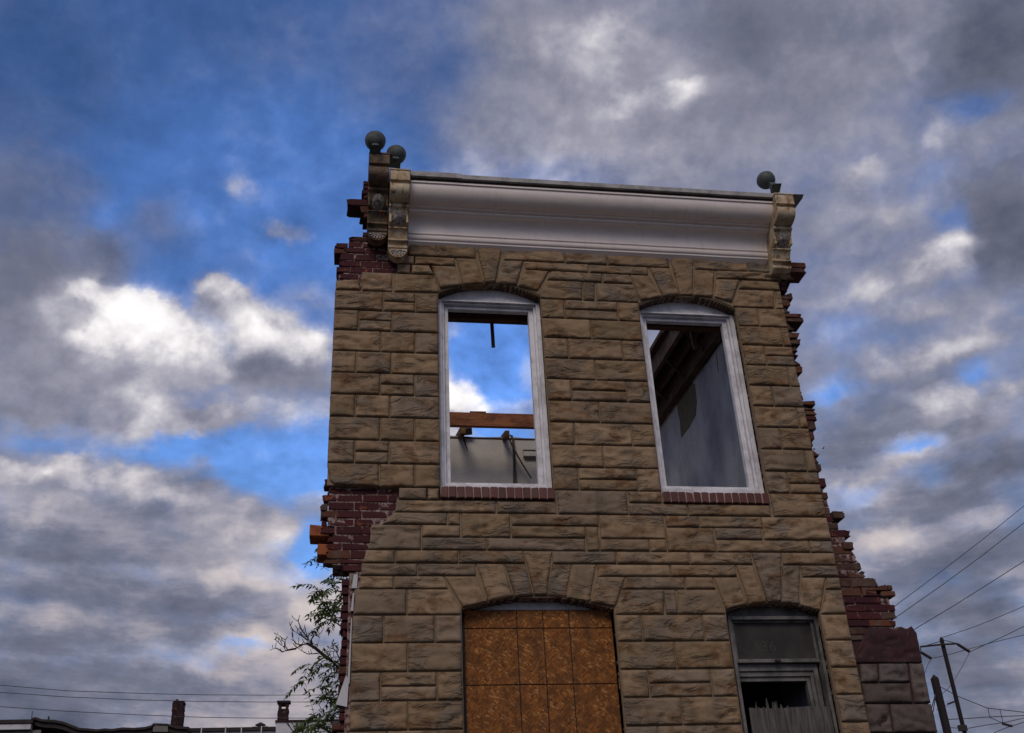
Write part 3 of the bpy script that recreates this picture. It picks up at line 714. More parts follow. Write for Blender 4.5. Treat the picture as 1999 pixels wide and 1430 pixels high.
['q',[[3.396,4.038],[3.511,4.038]],[[3.326,4.47],[3.597,4.47]],[[3.396,4.038],[3.326,4.47]],[[3.511,4.038],[3.597,4.47]]],
['r',3.587,4.067,4.36,4.47],
['q',[[0.097,4.256],[0.544,4.256]],[[0.102,4.36],[0.544,4.36]],[[0.097,4.256],[0.102,4.36]],[[0.544,4.256],[0.544,4.36]]],
['r',0.544,1.009,4.256,4.36],
['r',1.995,2.61,4.256,4.36],
['q',[[2.603,4.256],[3.176,4.256]],[[2.616,4.36],[3.17,4.36]],[[2.603,4.256],[2.616,4.36]],[[3.176,4.256],[3.17,4.36]]],
['r',3.739,4.067,4.256,4.36],
['q',[[0.895,3.999],[1.096,4.048]],[[0.75,4.256],[1.007,4.256]],[[0.895,3.999],[0.75,4.256]],[[1.096,4.048],[1.007,4.256]]],
['q',[[1.098,4.048],[1.304,4.085]],[[1.01,4.36],[1.233,4.36]],[[1.098,4.048],[1.01,4.36]],[[1.304,4.085],[1.233,4.36]]],
['q',[[1.308,4.085],[1.461,4.098]],[[1.238,4.36],[1.413,4.36]],[[1.308,4.085],[1.238,4.36]],[[1.461,4.098],[1.413,4.36]]],
['q',[[1.572,4.098],[1.723,4.081]],[[1.626,4.36],[1.791,4.36]],[[1.572,4.098],[1.626,4.36]],[[1.723,4.081],[1.791,4.36]]],
['q',[[1.725,4.081],[1.914,4.048]],[[1.791,4.36],[1.995,4.36]],[[1.725,4.081],[1.791,4.36]],[[1.914,4.048],[1.995,4.36]]],
['q',[[1.918,4.043],[2.119,4.006]],[[1.99,4.256],[2.229,4.256]],[[1.918,4.043],[1.99,4.256]],[[2.119,4.006],[2.229,4.256]]],
['q',[[3.033,3.979],[3.231,4.022]],[[2.965,4.256],[3.176,4.256]],[[3.033,3.979],[2.965,4.256]],[[3.231,4.022],[3.176,4.256]]],
['q',[[3.235,4.022],[3.394,4.038]],[[3.175,4.36],[3.331,4.36]],[[3.235,4.022],[3.175,4.36]],[[3.394,4.038],[3.331,4.36]]],
['q',[[3.515,4.038],[3.669,4.021]],[[3.577,4.36],[3.744,4.36]],[[3.515,4.038],[3.577,4.36]],[[3.669,4.021],[3.744,4.36]]],
['q',[[3.673,4.017],[3.843,3.97]],[[3.729,4.256],[3.946,4.256]],[[3.673,4.017],[3.729,4.256]],[[3.843,3.97],[3.946,4.256]]],
['q',[[0.084,4.151],[0.359,4.151]],[[0.097,4.256],[0.358,4.256]],[[0.084,4.151],[0.097,4.256]],[[0.359,4.151],[0.358,4.256]]],
['q',[[0.359,4.151],[0.789,4.151]],[[0.358,4.256],[0.746,4.256]],[[0.359,4.151],[0.358,4.256]],[[0.789,4.151],[0.746,4.256]]],
['q',[[2.184,4.151],[2.715,4.151]],[[2.229,4.256],[2.729,4.256]],[[2.184,4.151],[2.229,4.256]],[[2.715,4.151],[2.729,4.256]]],
['q',[[2.715,4.151],[2.98,4.151]],[[2.729,4.256],[2.961,4.256]],[[2.715,4.151],[2.729,4.256]],[[2.98,4.151],[2.961,4.256]]],
['q',[[3.92,4.151],[4.067,4.151]],[[3.951,4.256],[4.067,4.256]],[[3.92,4.151],[3.951,4.256]],[[4.067,4.151],[4.067,4.256]]],
['q',[[0.047,3.944],[0.461,3.944]],[[0.064,4.151],[0.46,4.151]],[[0.047,3.944],[0.064,4.151]],[[0.461,3.944],[0.46,4.151]]],
['q',[[0.461,3.944],[0.885,3.944]],[[0.46,4.151],[0.793,4.151]],[[0.461,3.944],[0.46,4.151]],[[0.885,3.944],[0.883,3.995],[0.793,4.151]]],
['q',[[2.108,3.944],[2.516,3.944]],[[2.188,4.151],[2.541,4.151]],[[2.108,3.944],[2.123,3.998],[2.188,4.151]],[[2.516,3.944],[2.541,4.151]]],
['r',2.528,2.633,3.944,4.151],
['q',[[2.62,3.944],[3.032,3.944]],[[2.646,4.151],[2.98,4.151]],[[2.62,3.944],[2.646,4.151]],[[3.032,3.944],[3.024,3.979],[2.98,4.151]]],
['q',[[3.835,3.944],[4.067,3.944]],[[3.925,4.151],[4.067,4.151]],[[3.835,3.944],[3.847,3.965],[3.925,4.151]],[[4.067,3.944],[4.067,4.151]]],
['r',0.045,0.285,3.73,3.944],
['r',0.285,0.677,3.73,3.944],
['r',0.677,0.885,3.73,3.944],
['r',0.045,0.47,3.512,3.73],
['r',0.47,0.885,3.512,3.73],
['r',0.045,0.27,3.3,3.512],
['r',0.27,0.688,3.3,3.406],
['r',0.27,0.688,3.406,3.512],
['r',0.688,0.885,3.3,3.512],
['r',0.045,0.473,3.09,3.3],
['r',0.473,0.885,3.09,3.3],
['r',2.108,2.318,3.73,3.944],
['r',2.318,2.826,3.73,3.944],
['r',2.826,3.032,3.73,3.944],
['r',2.108,2.567,3.512,3.73],
['r',2.567,3.032,3.512,3.73],
['r',2.108,2.327,3.3,3.512],
['r',2.327,2.829,3.3,3.406],
['r',2.327,2.829,3.406,3.512],
['r',2.829,3.032,3.3,3.512],
['r',2.108,2.562,3.09,3.3],
['r',2.562,3.032,3.09,3.3],
['r',3.835,4.067,3.73,3.944],
['r',3.835,4.067,3.512,3.73],
['r',3.835,4.067,3.3,3.512],
['r',3.835,4.067,3.09,3.3],
['r',0.045,0.322,2.877,3.09],
['r',0.322,0.7,2.877,3.09],
['r',0.7,0.885,2.877,3.09],
['r',2.108,2.357,2.877,3.09],
['r',2.357,2.81,2.877,3.09],
['r',2.81,3.032,2.877,3.09],
['r',3.835,4.067,2.877,3.09],
['r',0.045,0.515,2.664,2.877],
['r',0.515,0.885,2.664,2.877],
['r',2.108,2.57,2.664,2.877],
['r',2.57,3.032,2.664,2.877],
['r',3.835,4.067,2.664,2.877],
['r',0.045,0.322,2.451,2.664],
['r',0.322,0.7,2.451,2.664],
['r',0.7,0.885,2.451,2.664],
['r',2.108,2.357,2.451,2.664],
['r',2.357,2.81,2.451,2.664],
['r',2.81,3.032,2.451,2.664],
['r',3.835,4.067,2.451,2.664],
['r',0.045,0.515,2.238,2.451],
['r',0.515,0.885,2.238,2.451],
['r',2.108,2.57,2.238,2.451],
['r',2.57,3.032,2.238,2.451],
['r',3.835,4.067,2.238,2.451],
['r',0.045,0.322,2.025,2.238],
['r',0.322,0.7,2.025,2.238],
['r',0.7,0.885,2.025,2.238],
['r',2.108,2.357,2.025,2.238],
['r',2.357,2.81,2.025,2.238],
['r',2.81,3.032,2.025,2.238],
['r',3.835,4.067,2.025,2.238],
['r',0.045,0.515,1.812,2.025],
['r',0.515,0.885,1.812,2.025],
['r',2.108,2.57,1.812,2.025],
['r',2.57,3.032,1.812,2.025],
['r',3.835,4.067,1.812,2.025],
['r',0.045,0.322,1.599,1.812],
['r',0.322,0.7,1.599,1.812],
['r',0.7,0.885,1.599,1.812],
['r',2.108,2.357,1.599,1.812],
['r',2.357,2.81,1.599,1.812],
['r',2.81,3.032,1.599,1.812],
['r',3.835,4.067,1.599,1.812],
['r',0.045,0.515,1.386,1.599],
['r',0.515,0.885,1.386,1.599],
['r',2.108,2.57,1.386,1.599],
['r',2.57,3.032,1.386,1.599],
['r',3.835,4.067,1.386,1.599],
['r',0.045,0.322,1.173,1.386],
['r',0.322,0.7,1.173,1.386],
['r',0.7,0.885,1.173,1.386],
['r',2.108,2.357,1.173,1.386],
['r',2.357,2.81,1.173,1.386],
['r',2.81,3.032,1.173,1.386],
['r',3.835,4.067,1.173,1.386],
['r',0.045,0.515,0.96,1.173],
['r',0.515,0.885,0.96,1.173],
['r',2.108,2.57,0.96,1.173],
['r',2.57,3.032,0.96,1.173],
['r',3.835,4.067,0.96,1.173],
['r',0.045,0.322,0.747,0.96],
['r',0.322,0.7,0.747,0.96],
['r',0.7,0.885,0.747,0.96],
['r',2.108,2.357,0.747,0.96],
['r',2.357,2.81,0.747,0.96],
['r',2.81,3.032,0.747,0.96],
['r',3.835,4.067,0.747,0.96],
['r',0.045,0.515,0.534,0.747],
['r',0.515,0.885,0.534,0.747],
['r',2.108,2.57,0.534,0.747],
['r',2.57,3.032,0.534,0.747],
['r',3.835,4.067,0.534,0.747],
['r',0.045,0.322,0.321,0.534],
['r',0.322,0.7,0.321,0.534],
['r',0.7,0.885,0.321,0.534],
['r',2.108,2.357,0.321,0.534],
['r',2.357,2.81,0.321,0.534],
['r',2.81,3.032,0.321,0.534],
['r',3.835,4.067,0.321,0.534],
['r',0.045,0.515,0.108,0.321],
['r',0.515,0.885,0.108,0.321],
['r',2.108,2.57,0.108,0.321],
['r',2.57,3.032,0.108,0.321],
['r',3.835,4.067,0.108,0.321]]
for i, s in enumerate(STONES):
    if s[0] == 'r':
        _, x0, x1, z0, z1 = s; sides = ([[x0, z0], [x1, z0]], [[x0, z1], [x1, z1]], [[x0, z0], [x0, z1]], [[x1, z0], [x1, z1]])
    else: sides = s[1:]
    make_stone(sides, house, 100+i)

# wall openings: x0, x1, z0, z1 of each, with a flat arch of bricks and stones over it
OPEN = [(.735, 1.685, 4.905, 6.93, .135), (2.622, 3.572, 4.905, 6.885, .135), (.885, 2.108, .9, 3.985, .10), (3.032, 3.835, 1.6, 3.965, .075)]
def open_at(z):
    out = []
    for x0, x1, a, b, rise in OPEN:
        if a <= z < b: out.append((x0, x1))
        elif b <= z < b + rise:
            t = 1 - ((z - b)/rise); w = (x1-x0)/2*math.sqrt(max(0., t)); cx = (x0+x1)/2; out.append((cx-w, cx+w))
    return sorted(out)
def edge_lr(z):
    if z > 7.13: l = .80
    elif z > 6.93: l = .04
    elif z > 5.02: l = -.19
    elif z > 4.79: l = .73
    elif z > 4.47: l = .37 if z > 4.684 else .18
    elif z > 4.15: l = .135 if z > 4.36 else .115
    else: l = .06
    return l, (4.062 if z < 7.24 else 4.0)
def strips(name, m, y0, y1, zs, lr, ins=0.):
    b = MB()
    for z0, z1 in zip(zs, zs[1:]):
        zm = (z0+z1)/2; l, r = lr(zm); xs = l; segs = []
        for a, c in open_at(z0 + 1e-5):
            segs.append((xs, a - ins)); xs = c + ins
        segs.append((xs, r))
        for a, c in segs:
            if c - a > .01: b.box(a, c, y0, y1, z0, z1)
    return b.make(name, m, house)
zs = sorted(set([.06, .5, .9, 1.6, 2.5, 3.3, 4.15, 4.36, 4.47, 4.684, 4.79, 4.905, 5.02, 6.93, 7.13, 7.24, 7.47] + [OPEN[0][3]+.135*i/12 for i in range(13)] + [OPEN[1][3]+.135*i/12 for i in range(13)] + [OPEN[2][3]+.1*i/10 for i in range(11)] + [OPEN[3][3]+.075*i/8 for i in range(9)]))
strips('joint_coat', 'formstone_joint', -.001, .032, zs, edge_lr)
def core_lr(z):
    l = .0 if z > 7.1 else -.17 if z > 6.9 else -.172 if z > 4.62 else -.12 if z > 4.4 else -.02 if z > 4.3 else .06
    if z > 7.13: l = -.13 if z < 7.28 else -.11 if z < 7.36 else -.08 if z < 7.43 else -.05 if z < 7.56 else .09
    return l, (4.055 if z < 7.2 else 4.06)
strips('brick_core', 'mortar', .041, .33, sorted(zs + [7.28, 7.36, 7.43, 7.56, 7.7, 7.85]), core_lr, .004)
# soffit of each arch behind the stones, and the dark brown lining of the jambs
for (x0, x1, a, b_, rise) in OPEN:
    k = MB(); zt = b_ + .02
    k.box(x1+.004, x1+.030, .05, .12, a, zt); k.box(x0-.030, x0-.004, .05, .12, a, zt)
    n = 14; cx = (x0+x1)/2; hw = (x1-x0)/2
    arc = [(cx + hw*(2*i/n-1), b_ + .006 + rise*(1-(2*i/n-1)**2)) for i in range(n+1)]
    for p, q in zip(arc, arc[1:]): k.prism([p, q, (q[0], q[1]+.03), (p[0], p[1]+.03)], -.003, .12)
    k.make('reveal', 'dark_reveal', house)

# bare brick where the formstone has fallen and along the broken edges
def lay(cs, m, depth=.11, seed=0, torn=0, chip=.4, y=.035, parent=None, ends=.5):
    parent = parent or house; rnd = random.Random(seed)
    for i, (z0, z1, xl, xr) in enumerate(cs):
        x = xl; first = True; L0 = .205 if (i % 2) else .13
        if xr - xl < .26: L0 = xr - xl
        while x < xr - .015:
            L = L0 if first else .205; first = False; x1 = min(x + L, xr)
            if xr - x1 < .05: x1 = xr
            dy = rnd.uniform(-.004, .003)
            mm = m if isinstance(m, str) else rnd.choice(m)
            if torn and ((torn > 0 and x1 == xr) or (torn < 0 and x == xl)) and rnd.random() < ends: mm = 'bare_brick'
            brick(x + .003, x1 - .003, y + dy, y + depth, z0 + .0028, z1 - .0028, mm, parent, rnd.random(), chip, rnd.uniform(-.012, .012)*(1 if chip < .9 else 2.5), torn=torn if (rnd.random() < .75 and ((torn > 0 and x1 == xr) or (torn < 0 and x == xl))) else 0); x = x1
    return
lay([[7.557,7.619,0.02,0.313],[7.499,7.554,-0.098,0.335],[7.431,7.499,-0.096,0.342],[7.363,7.43,-0.143,0.348],[7.282,7.362,-0.167,0.354],[7.208,7.281,-0.186,0.358],[7.141,7.207,-0.198,0.352],[7.066,7.132,-0.197,0.006]], torn=-1, m='painted_brick', seed=1, ends=0); lay([[7.354,7.418,-0.225,-0.096],[7.418,7.482,-0.225,-0.096],[7.921,8.007,-0.135,0.072],[7.841,7.925,-0.01,0.076],[8.128,8.179,0.022,0.078],[8.179,8.23,0.022,0.078],[8.012,8.07,0.011,0.079],[8.07,8.127,0.011,0.079],[7.783,7.842,0.022,0.081]], torn=-1, m=['painted_brick', 'painted_brick', 'bare_brick'], seed=2, depth=.2, ends=.1)
lay([[5.015,5.094,-0.233,0.411],[4.956,5.015,-0.192,0.396],[4.89,4.956,-0.235,0.381],[4.819,4.89,-0.172,0.374],[4.75,4.818,-0.241,0.305],[4.681,4.749,-0.169,0.199],[4.612,4.681,-0.235,0.171],[4.54,4.612,-0.172,0.172],[4.48,4.54,-0.181,0.166],[4.405,4.48,-0.193,0.16],[4.364,4.405,-0.197,0.139],[4.301,4.365,-0.051,0.118]], torn=-1, m='painted_brick', seed=3); BX = [[4.598,4.65,-0.314,-0.228],[4.65,4.702,-0.314,-0.228],[4.441,4.538,-0.247,-0.172],[4.815,4.885,-0.244,-0.175],[4.679,4.747,-0.23,-0.172]]
lay([[a, b, c, d + .075] for a, b, c, d in (BX[0][:1] + BX[1][1:2] + BX[0][2:], BX[2])], m='orange_brick', seed=4, depth=.2, y=.05, ends=0); lay(BX[3:], torn=-1, m='painted_brick', seed=4, depth=.2, y=.055, ends=.3)
lay([[7.301,7.381,4.134,4.272],[7.171,7.235,4.098,4.191],[7.235,7.299,4.098,4.191],[7.076,7.153,4.093,4.213],[6.989,7.075,4.087,4.177],[6.916,6.989,4.081,4.162],[6.818,6.869,4.082,4.276],[6.869,6.92,4.082,4.276],[6.716,6.816,4.08,4.164],[6.565,6.632,4.072,4.205],[6.632,6.7,4.072,4.205],[6.43,6.486,4.07,4.161],[6.486,6.543,4.07,4.161],[6.335,6.416,4.066,4.153],[6.252,6.336,4.058,4.168],[6.149,6.2,4.057,4.106],[6.2,6.251,4.057,4.106],[6.027,6.088,4.052,4.109],[6.088,6.149,4.052,4.109],[5.965,6.028,4.051,4.116],[5.858,5.912,4.051,4.214],[5.912,5.967,4.051,4.214],[5.756,5.807,4.047,4.217],[5.807,5.858,4.047,4.217],[5.656,5.756,4.051,4.187],[5.553,5.647,4.055,4.154],[5.49,5.553,4.055,4.118],[5.393,5.491,4.055,4.162],[5.328,5.393,4.047,4.133],[5.245,5.329,4.056,4.149],[5.185,5.245,4.057,4.112],[5.097,5.186,4.066,4.158],[5.028,5.097,4.058,4.122]], torn=1, m=['bare_brick', 'painted_brick', 'bare_brick'], seed=5, chip=1., depth=.2, y=.05); lay([[7.39,7.454,4.231,4.415],[7.454,7.517,4.231,4.415]], torn=1, m='bare_brick', seed=6, depth=.2)

# crumbs of old mortar still sitting on the torn courses
def crumbs(spots, parent, seed, side=1):
    rnd = random.Random(seed); k = MB()
    for x, y, z in spots:
        for _ in range(rnd.randint(1, 3)):
            r = rnd.uniform(.008, .024); c = Vector((x + rnd.uniform(-.06, .005)*side, y + rnd.uniform(.02, .10), z + r*.25)); v = []
            for a in ((0, 0, 1), (1, 0, 0), (0, 1, 0), (-1, 0, 0), (0, -1, 0), (.7, .7, .4), (-.7, .6, .3), (0, 0, -1)):
                v.append(c + Vector(a)*r*rnd.uniform(.6, 1.4))
            k.add(v, [(0, 1, 5), (0, 5, 2), (0, 2, 6), (0, 6, 3), (0, 3, 4), (0, 4, 1), (7, 5, 1), (7, 2, 5), (7, 6, 2), (7, 3, 6), (7, 4, 3), (7, 1, 4)])
    return k.make('mortar_crumbs', 'old_mortar', parent, kind='stuff')
crumbs([(xr - .03, .06, z1) for z0, z1, xl, xr in [[7.301,7.381,4.134,4.272],[7.171,7.235,4.098,4.191],[7.235,7.299,4.098,4.191],[7.076,7.153,4.093,4.213],[6.989,7.075,4.087,4.177],[6.916,6.989,4.081,4.162],[6.818,6.869,4.082,4.276],[6.869,6.92,4.082,4.276],[6.716,6.816,4.08,4.164],[6.565,6.632,4.072,4.205],[6.632,6.7,4.072,4.205],[6.43,6.486,4.07,4.161],[6.486,6.543,4.07,4.161],[6.335,6.416,4.066,4.153],[6.252,6.336,4.058,4.168],[6.149,6.2,4.057,4.106],[6.2,6.251,4.057,4.106],[6.027,6.088,4.052,4.109],[6.088,6.149,4.052,4.109],[5.965,6.028,4.051,4.116],[5.858,5.912,4.051,4.214],[5.912,5.967,4.051,4.214],[5.756,5.807,4.047,4.217],[5.807,5.858,4.047,4.217],[5.656,5.756,4.051,4.187],[5.553,5.647,4.055,4.154],[5.49,5.553,4.055,4.118],[5.393,5.491,4.055,4.162],[5.328,5.393,4.047,4.133],[5.245,5.329,4.056,4.149],[5.185,5.245,4.057,4.112],[5.097,5.186,4.066,4.158],[5.028,5.097,4.058,4.122]]], house, 3)
crumbs([(xl + .03, .06, z1) for z0, z1, xl, xr in [[5.015,5.094,-0.233,0.411],[4.956,5.015,-0.192,0.396],[4.89,4.956,-0.235,0.381],[4.819,4.89,-0.172,0.374],[4.75,4.818,-0.241,0.305],[4.681,4.749,-0.169,0.199],[4.612,4.681,-0.235,0.171],[4.54,4.612,-0.172,0.172],[4.48,4.54,-0.181,0.166],[4.405,4.48,-0.193,0.16],[4.364,4.405,-0.197,0.139],[4.301,4.365,-0.051,0.118]] + [[7.557,7.619,0.02,0.313],[7.499,7.554,-0.098,0.335],[7.431,7.499,-0.096,0.342],[7.363,7.43,-0.143,0.348],[7.282,7.362,-0.167,0.354],[7.208,7.281,-0.186,0.358],[7.141,7.207,-0.198,0.352],[7.066,7.132,-0.197,0.006]]], house, 5, -1)
# ------------------------------------------------------------------ window frames
def ring(mb, x0, x1, z0, z1, w, y0, y1, wb=None, wt_=None):
    wb = wb or w; wt_ = wt_ or w
    mb.box(x0, x0+w, y0, y1, z0, z1); mb.box(x1-w, x1, y0, y1, z0, z1); mb.box(x0+w, x1-w, y0, y1, z0, z0+wb); mb.box(x0+w, x1-w, y0, y1, z1-wt_, z1)
def headboard(x0, x1, zb, b_, rise, y0, y1, m, parent):
    n = 12; cx = (x0+x1)/2; hw = (x1-x0)/2
    arc = [(cx + hw*(2*i/n-1), b_ + (rise+.02)*(1-(2*i/n-1)**2)) for i in range(n+1)]
    return MB().prism([(x0, zb), (x1, zb)] + list(reversed(arc)), y0, y1).make('head_board', m, parent)
for (x0, x1, a, b_, rise), zt in ((OPEN[0], 6.925), (OPEN[1], 6.885)):
    k = MB(); ring(k, x0-.002, x1+.008, 5.022, zt, .040, .080, .135, .055, .014); fr = k.make('window_frame', 'white_paint', house); bevel(fr, .003, 1)
    k = MB(); ring(k, x0+.036, x1-.030, 5.075, zt-.016, .024, .108, .165, .022, .014); bevel(k.make('stop', 'white_paint', fr), .002, 1)
    k = MB(); ring(k, x0+.056, x1-.050, 5.093, zt-.032, .045, .142, .20, .030, .030); bevel(k.make('inner_frame', 'white_paint', fr), .003, 1)
    headboard(x0+.006, x1-.006, zt+.002, b_+.01, rise, .112, .130, 'white_paint', fr)
    k = MB(); k.box(x0+.03, x1-.03, .160, .33, 5.08, 5.10); k.make('stool', 'white_paint', fr)
for x0, x1, z1, z0 in ((.728, 1.690, 5.012, 4.912), (2.616, 3.565, 4.994, 4.900)):
    n = 14; w = (x1-x0)/n
    for i in range(n): brick(x0+i*w+.0035, x0+(i+1)*w-.0035, -.040 + random.uniform(-.002, .002), .09, z0, z1, 'sill_brick', house, 500+i+x0, .15)
    MB().box(x0+.004, x1-.004, -.034, .088, z0+.003, z1-.004).make('sill_bed', 'sill_mortar', house)

# ------------------------------------------------------------------ boarded opening
board = MB().box(.905, 2.100, .112, .124, .95, 4.02).make('board_backing', 'black_iron', house)
xs_ = [.915, 1.335, 1.546, 1.757, 2.108]; zs_ = [4.016, 3.868, 3.431, 3.0, 2.56, 2.12, 1.68, 1.24, .97]
for i in range(4):
    for j in range(8):
        g2 = .0044; k = MB().box(xs_[i]+g2, xs_[i+1]-g2, .098, .111, zs_[j+1]+g2, zs_[j]-g2); pn = k.make('osb_panel', 'osb', board)
headboard(.90, 2.10, 4.0, 3.995, .10, .14, .16, 'white_paint', board)
MB().box(.888, .905, .118, .16, .95, 4.0).make('side_strip', 'grey_paint', board)

# ------------------------------------------------------------------ lower right window: dirty upper sash, missing lower sash, splintered plywood
k = MB(); x0, x1 = 3.070, 3.846; ring(k, x0, x1, 1.62, 3.955, .030, .075, .17); fr = k.make('window_frame', 'grey_paint', house); bevel(fr, .003, 1)
headboard(3.04, 3.83, 3.957, 3.965, .075, .12, .14, 'grey_paint', fr)
k = MB(); ring(k, 3.102, 3.814, 3.585, 3.934, .024, .112, .150, .030); bevel(k.make('sash', 'grey_paint', fr), .003, 1)
gl = MB().box(3.127, 3.789, .130, .135, 3.616, 3.909).make('pane', 'dirty_glass', fr)
MB().box(3.43, 3.475, .092, .111, 3.592, 3.606).make('sash_lock', 'black_iron', fr)
k = MB(); k.box(3.102, 3.80, .155, .20, 3.53, 3.582); k.box(3.102, 3.78, .172, .215, 3.49, 3.528); k.box(3.102, 3.76, .19, .24, 3.455, 3.488); k.make('header_bar', 'grey_paint', fr)
k = MB(); k.box(3.765, 3.80, .155, .20, 1.65, 3.53); k.box(3.735, 3.763, .172, .215, 1.65, 3.489); k.box(3.706, 3.733, .19, .24, 1.65, 3.454); k.make('jamb_track', 'grey_paint', fr)
fc_ = bpy.data.curves.new('house_number', 'FONT'); fc_.body = '136'; fc_.size = .12; fc_.extrude = .0005; fc_.space_character = 1.15
fo = bpy.data.objects.new('house_number', fc_); col.objects.link(fo); bpy.context.view_layer.update(); nm_ = bpy.data.meshes.new_from_object(fo.evaluated_get(bpy.context.evaluated_depsgraph_get())); bpy.data.objects.remove(fo)
nm_.materials.clear(); nm_.materials.append(MATS['faded_numeral']); fo = bpy.data.objects.new('house_number', nm_); col.objects.link(fo); fo.parent = fr
fo.location = Vector((3.27, .1288, 3.68)) - Vector((2, 0, 0)); fo.rotation_euler = (R(90), 0, 0)
rnd = random.Random(11); top = []; x = 3.135
while x < 3.80:
    base = 3.222 + .006*math.sin(x*9); t = (x-3.135)/.66
    w = rnd.uniform(.006, .022)
    spl = (rnd.random()**3.2)*.10*max(0., 1-abs(t-.28)/.45) if t < .65 else rnd.random()*.006
    top += [(x, base + rnd.uniform(0, .006)), (x + w*.45, base + spl), (x + w*.6, base + spl*.9)]; x += w
top.append((3.80, 3.215))
MB().prism([(3.128, 1.7), (3.80, 1.7)] + list(reversed(top)), .070, .086).make('splintered_plywood', 'grey_ply', house)
for i in range(9): brick(3.04, 3.115 - .01*(i % 2), .14, .30, 3.20-.068*(i+1)+.003, 3.20-.068*i-.003, 'bare_brick', house, 900+i, 1., name='brick')

# ------------------------------------------------------------------ cornice
def quarter(y0, z0, y1, z1, n, bulge):    # arc from (y0,z0) to (y1,z1)
    out = []
    for i in range(n+1):
        t = i/n*math.pi/2
        if bulge: out.append((y0+(y1-y0)*math.sin(t), z0+(z1-z0)*(1-math.cos(t))))
        else: out.append((y0+(y1-y0)*(1-math.cos(t)), z0+(z1-z0)*math.sin(t)))
    return out
XL, XR = .455, 4.0
def sheet(name, pr, m='cornice_metal', parent=house, x0=XL, x1=XR, smooth=True):
    """profile swept along the front in short lengths, with a little waviness of old sheet metal"""
    nx = 60; v = []; f = []; n = len(pr)
    for i in range(nx+1):
        x = x0 + (x1-x0)*i/nx; w = .0022*mnoise.noise((x*2.1, 3.3, 0)); wz = .0016*mnoise.noise((x*3.3, 8.8, 0))
        v += [(x, y + w, z + wz) for y, z in pr]
    for i in range(nx):
        for k_ in range(n-1): f.append((i*n+k_, i*n+k_+1, (i+1)*n+k_+1, (i+1)*n+k_))
        f.append((i*n+n-1, i*n, (i+1)*n, (i+1)*n+n-1))
    f += [tuple(range(n)), tuple(reversed(range(nx*n, nx*n+n)))]
    o = obj(name, v, f, m, parent, smooth, recalc=True)
    if smooth:
        b = bmesh.new(); b.from_mesh(o.data)
        for e in b.edges:
            if len(e.link_faces) == 2 and e.calc_face_angle(0) > .5: e.smooth = False
        b.to_mesh(o.data); b.free()
    return o
cornice = sheet('cornice', [(.03, 7.40), (-.040, 7.462), (-.052, 7.470), (-.055, 7.486)] + quarter(-.055, 7.486, -.075, 7.520, 5, True) + [(-.068, 7.524), (-.066, 7.538), (-.078, 7.546)]
    + quarter(-.078, 7.552, -.175, 7.700, 14, False) + [(-.178, 7.704)] + quarter(-.178, 7.706, -.203, 7.727, 5, True) + [(-.196, 7.733), (-.222, 7.742), (-.232, 7.742), (-.232, 7.752)]
    + quarter(-.234, 7.754, -.372, 7.900, 16, True) + [(-.376, 7.904), (-.386, 7.904), (-.386, 7.922), (-.372, 7.928), (-.372, 7.946), (.03, 7.96)])
a_ = sheet('cap', [(-.374, 7.9485), (-.424, 7.9485), (-.424, 8.002), (.02, 8.03)], parent=cornice, m='cap_metal', x0=.455, x1=.93, smooth=False)
a_ = sheet('cap', [(-.374, 7.9485), (-.418, 7.9485), (-.418, 7.995), (.02, 8.03)], parent=cornice, m='cap_metal', x0=.932, x1=4.0, smooth=False)
MB().box(XL, XR, -.385, -.3735, 7.929, 7.9475).make('shadow_gap_strip', 'black_iron', cornice)  # black strip painted in for the shadow gap under the cap
MB().box(XL, XR, .03, .30, 7.42, 7.93).make('backing_board', 'old_wood', cornice)

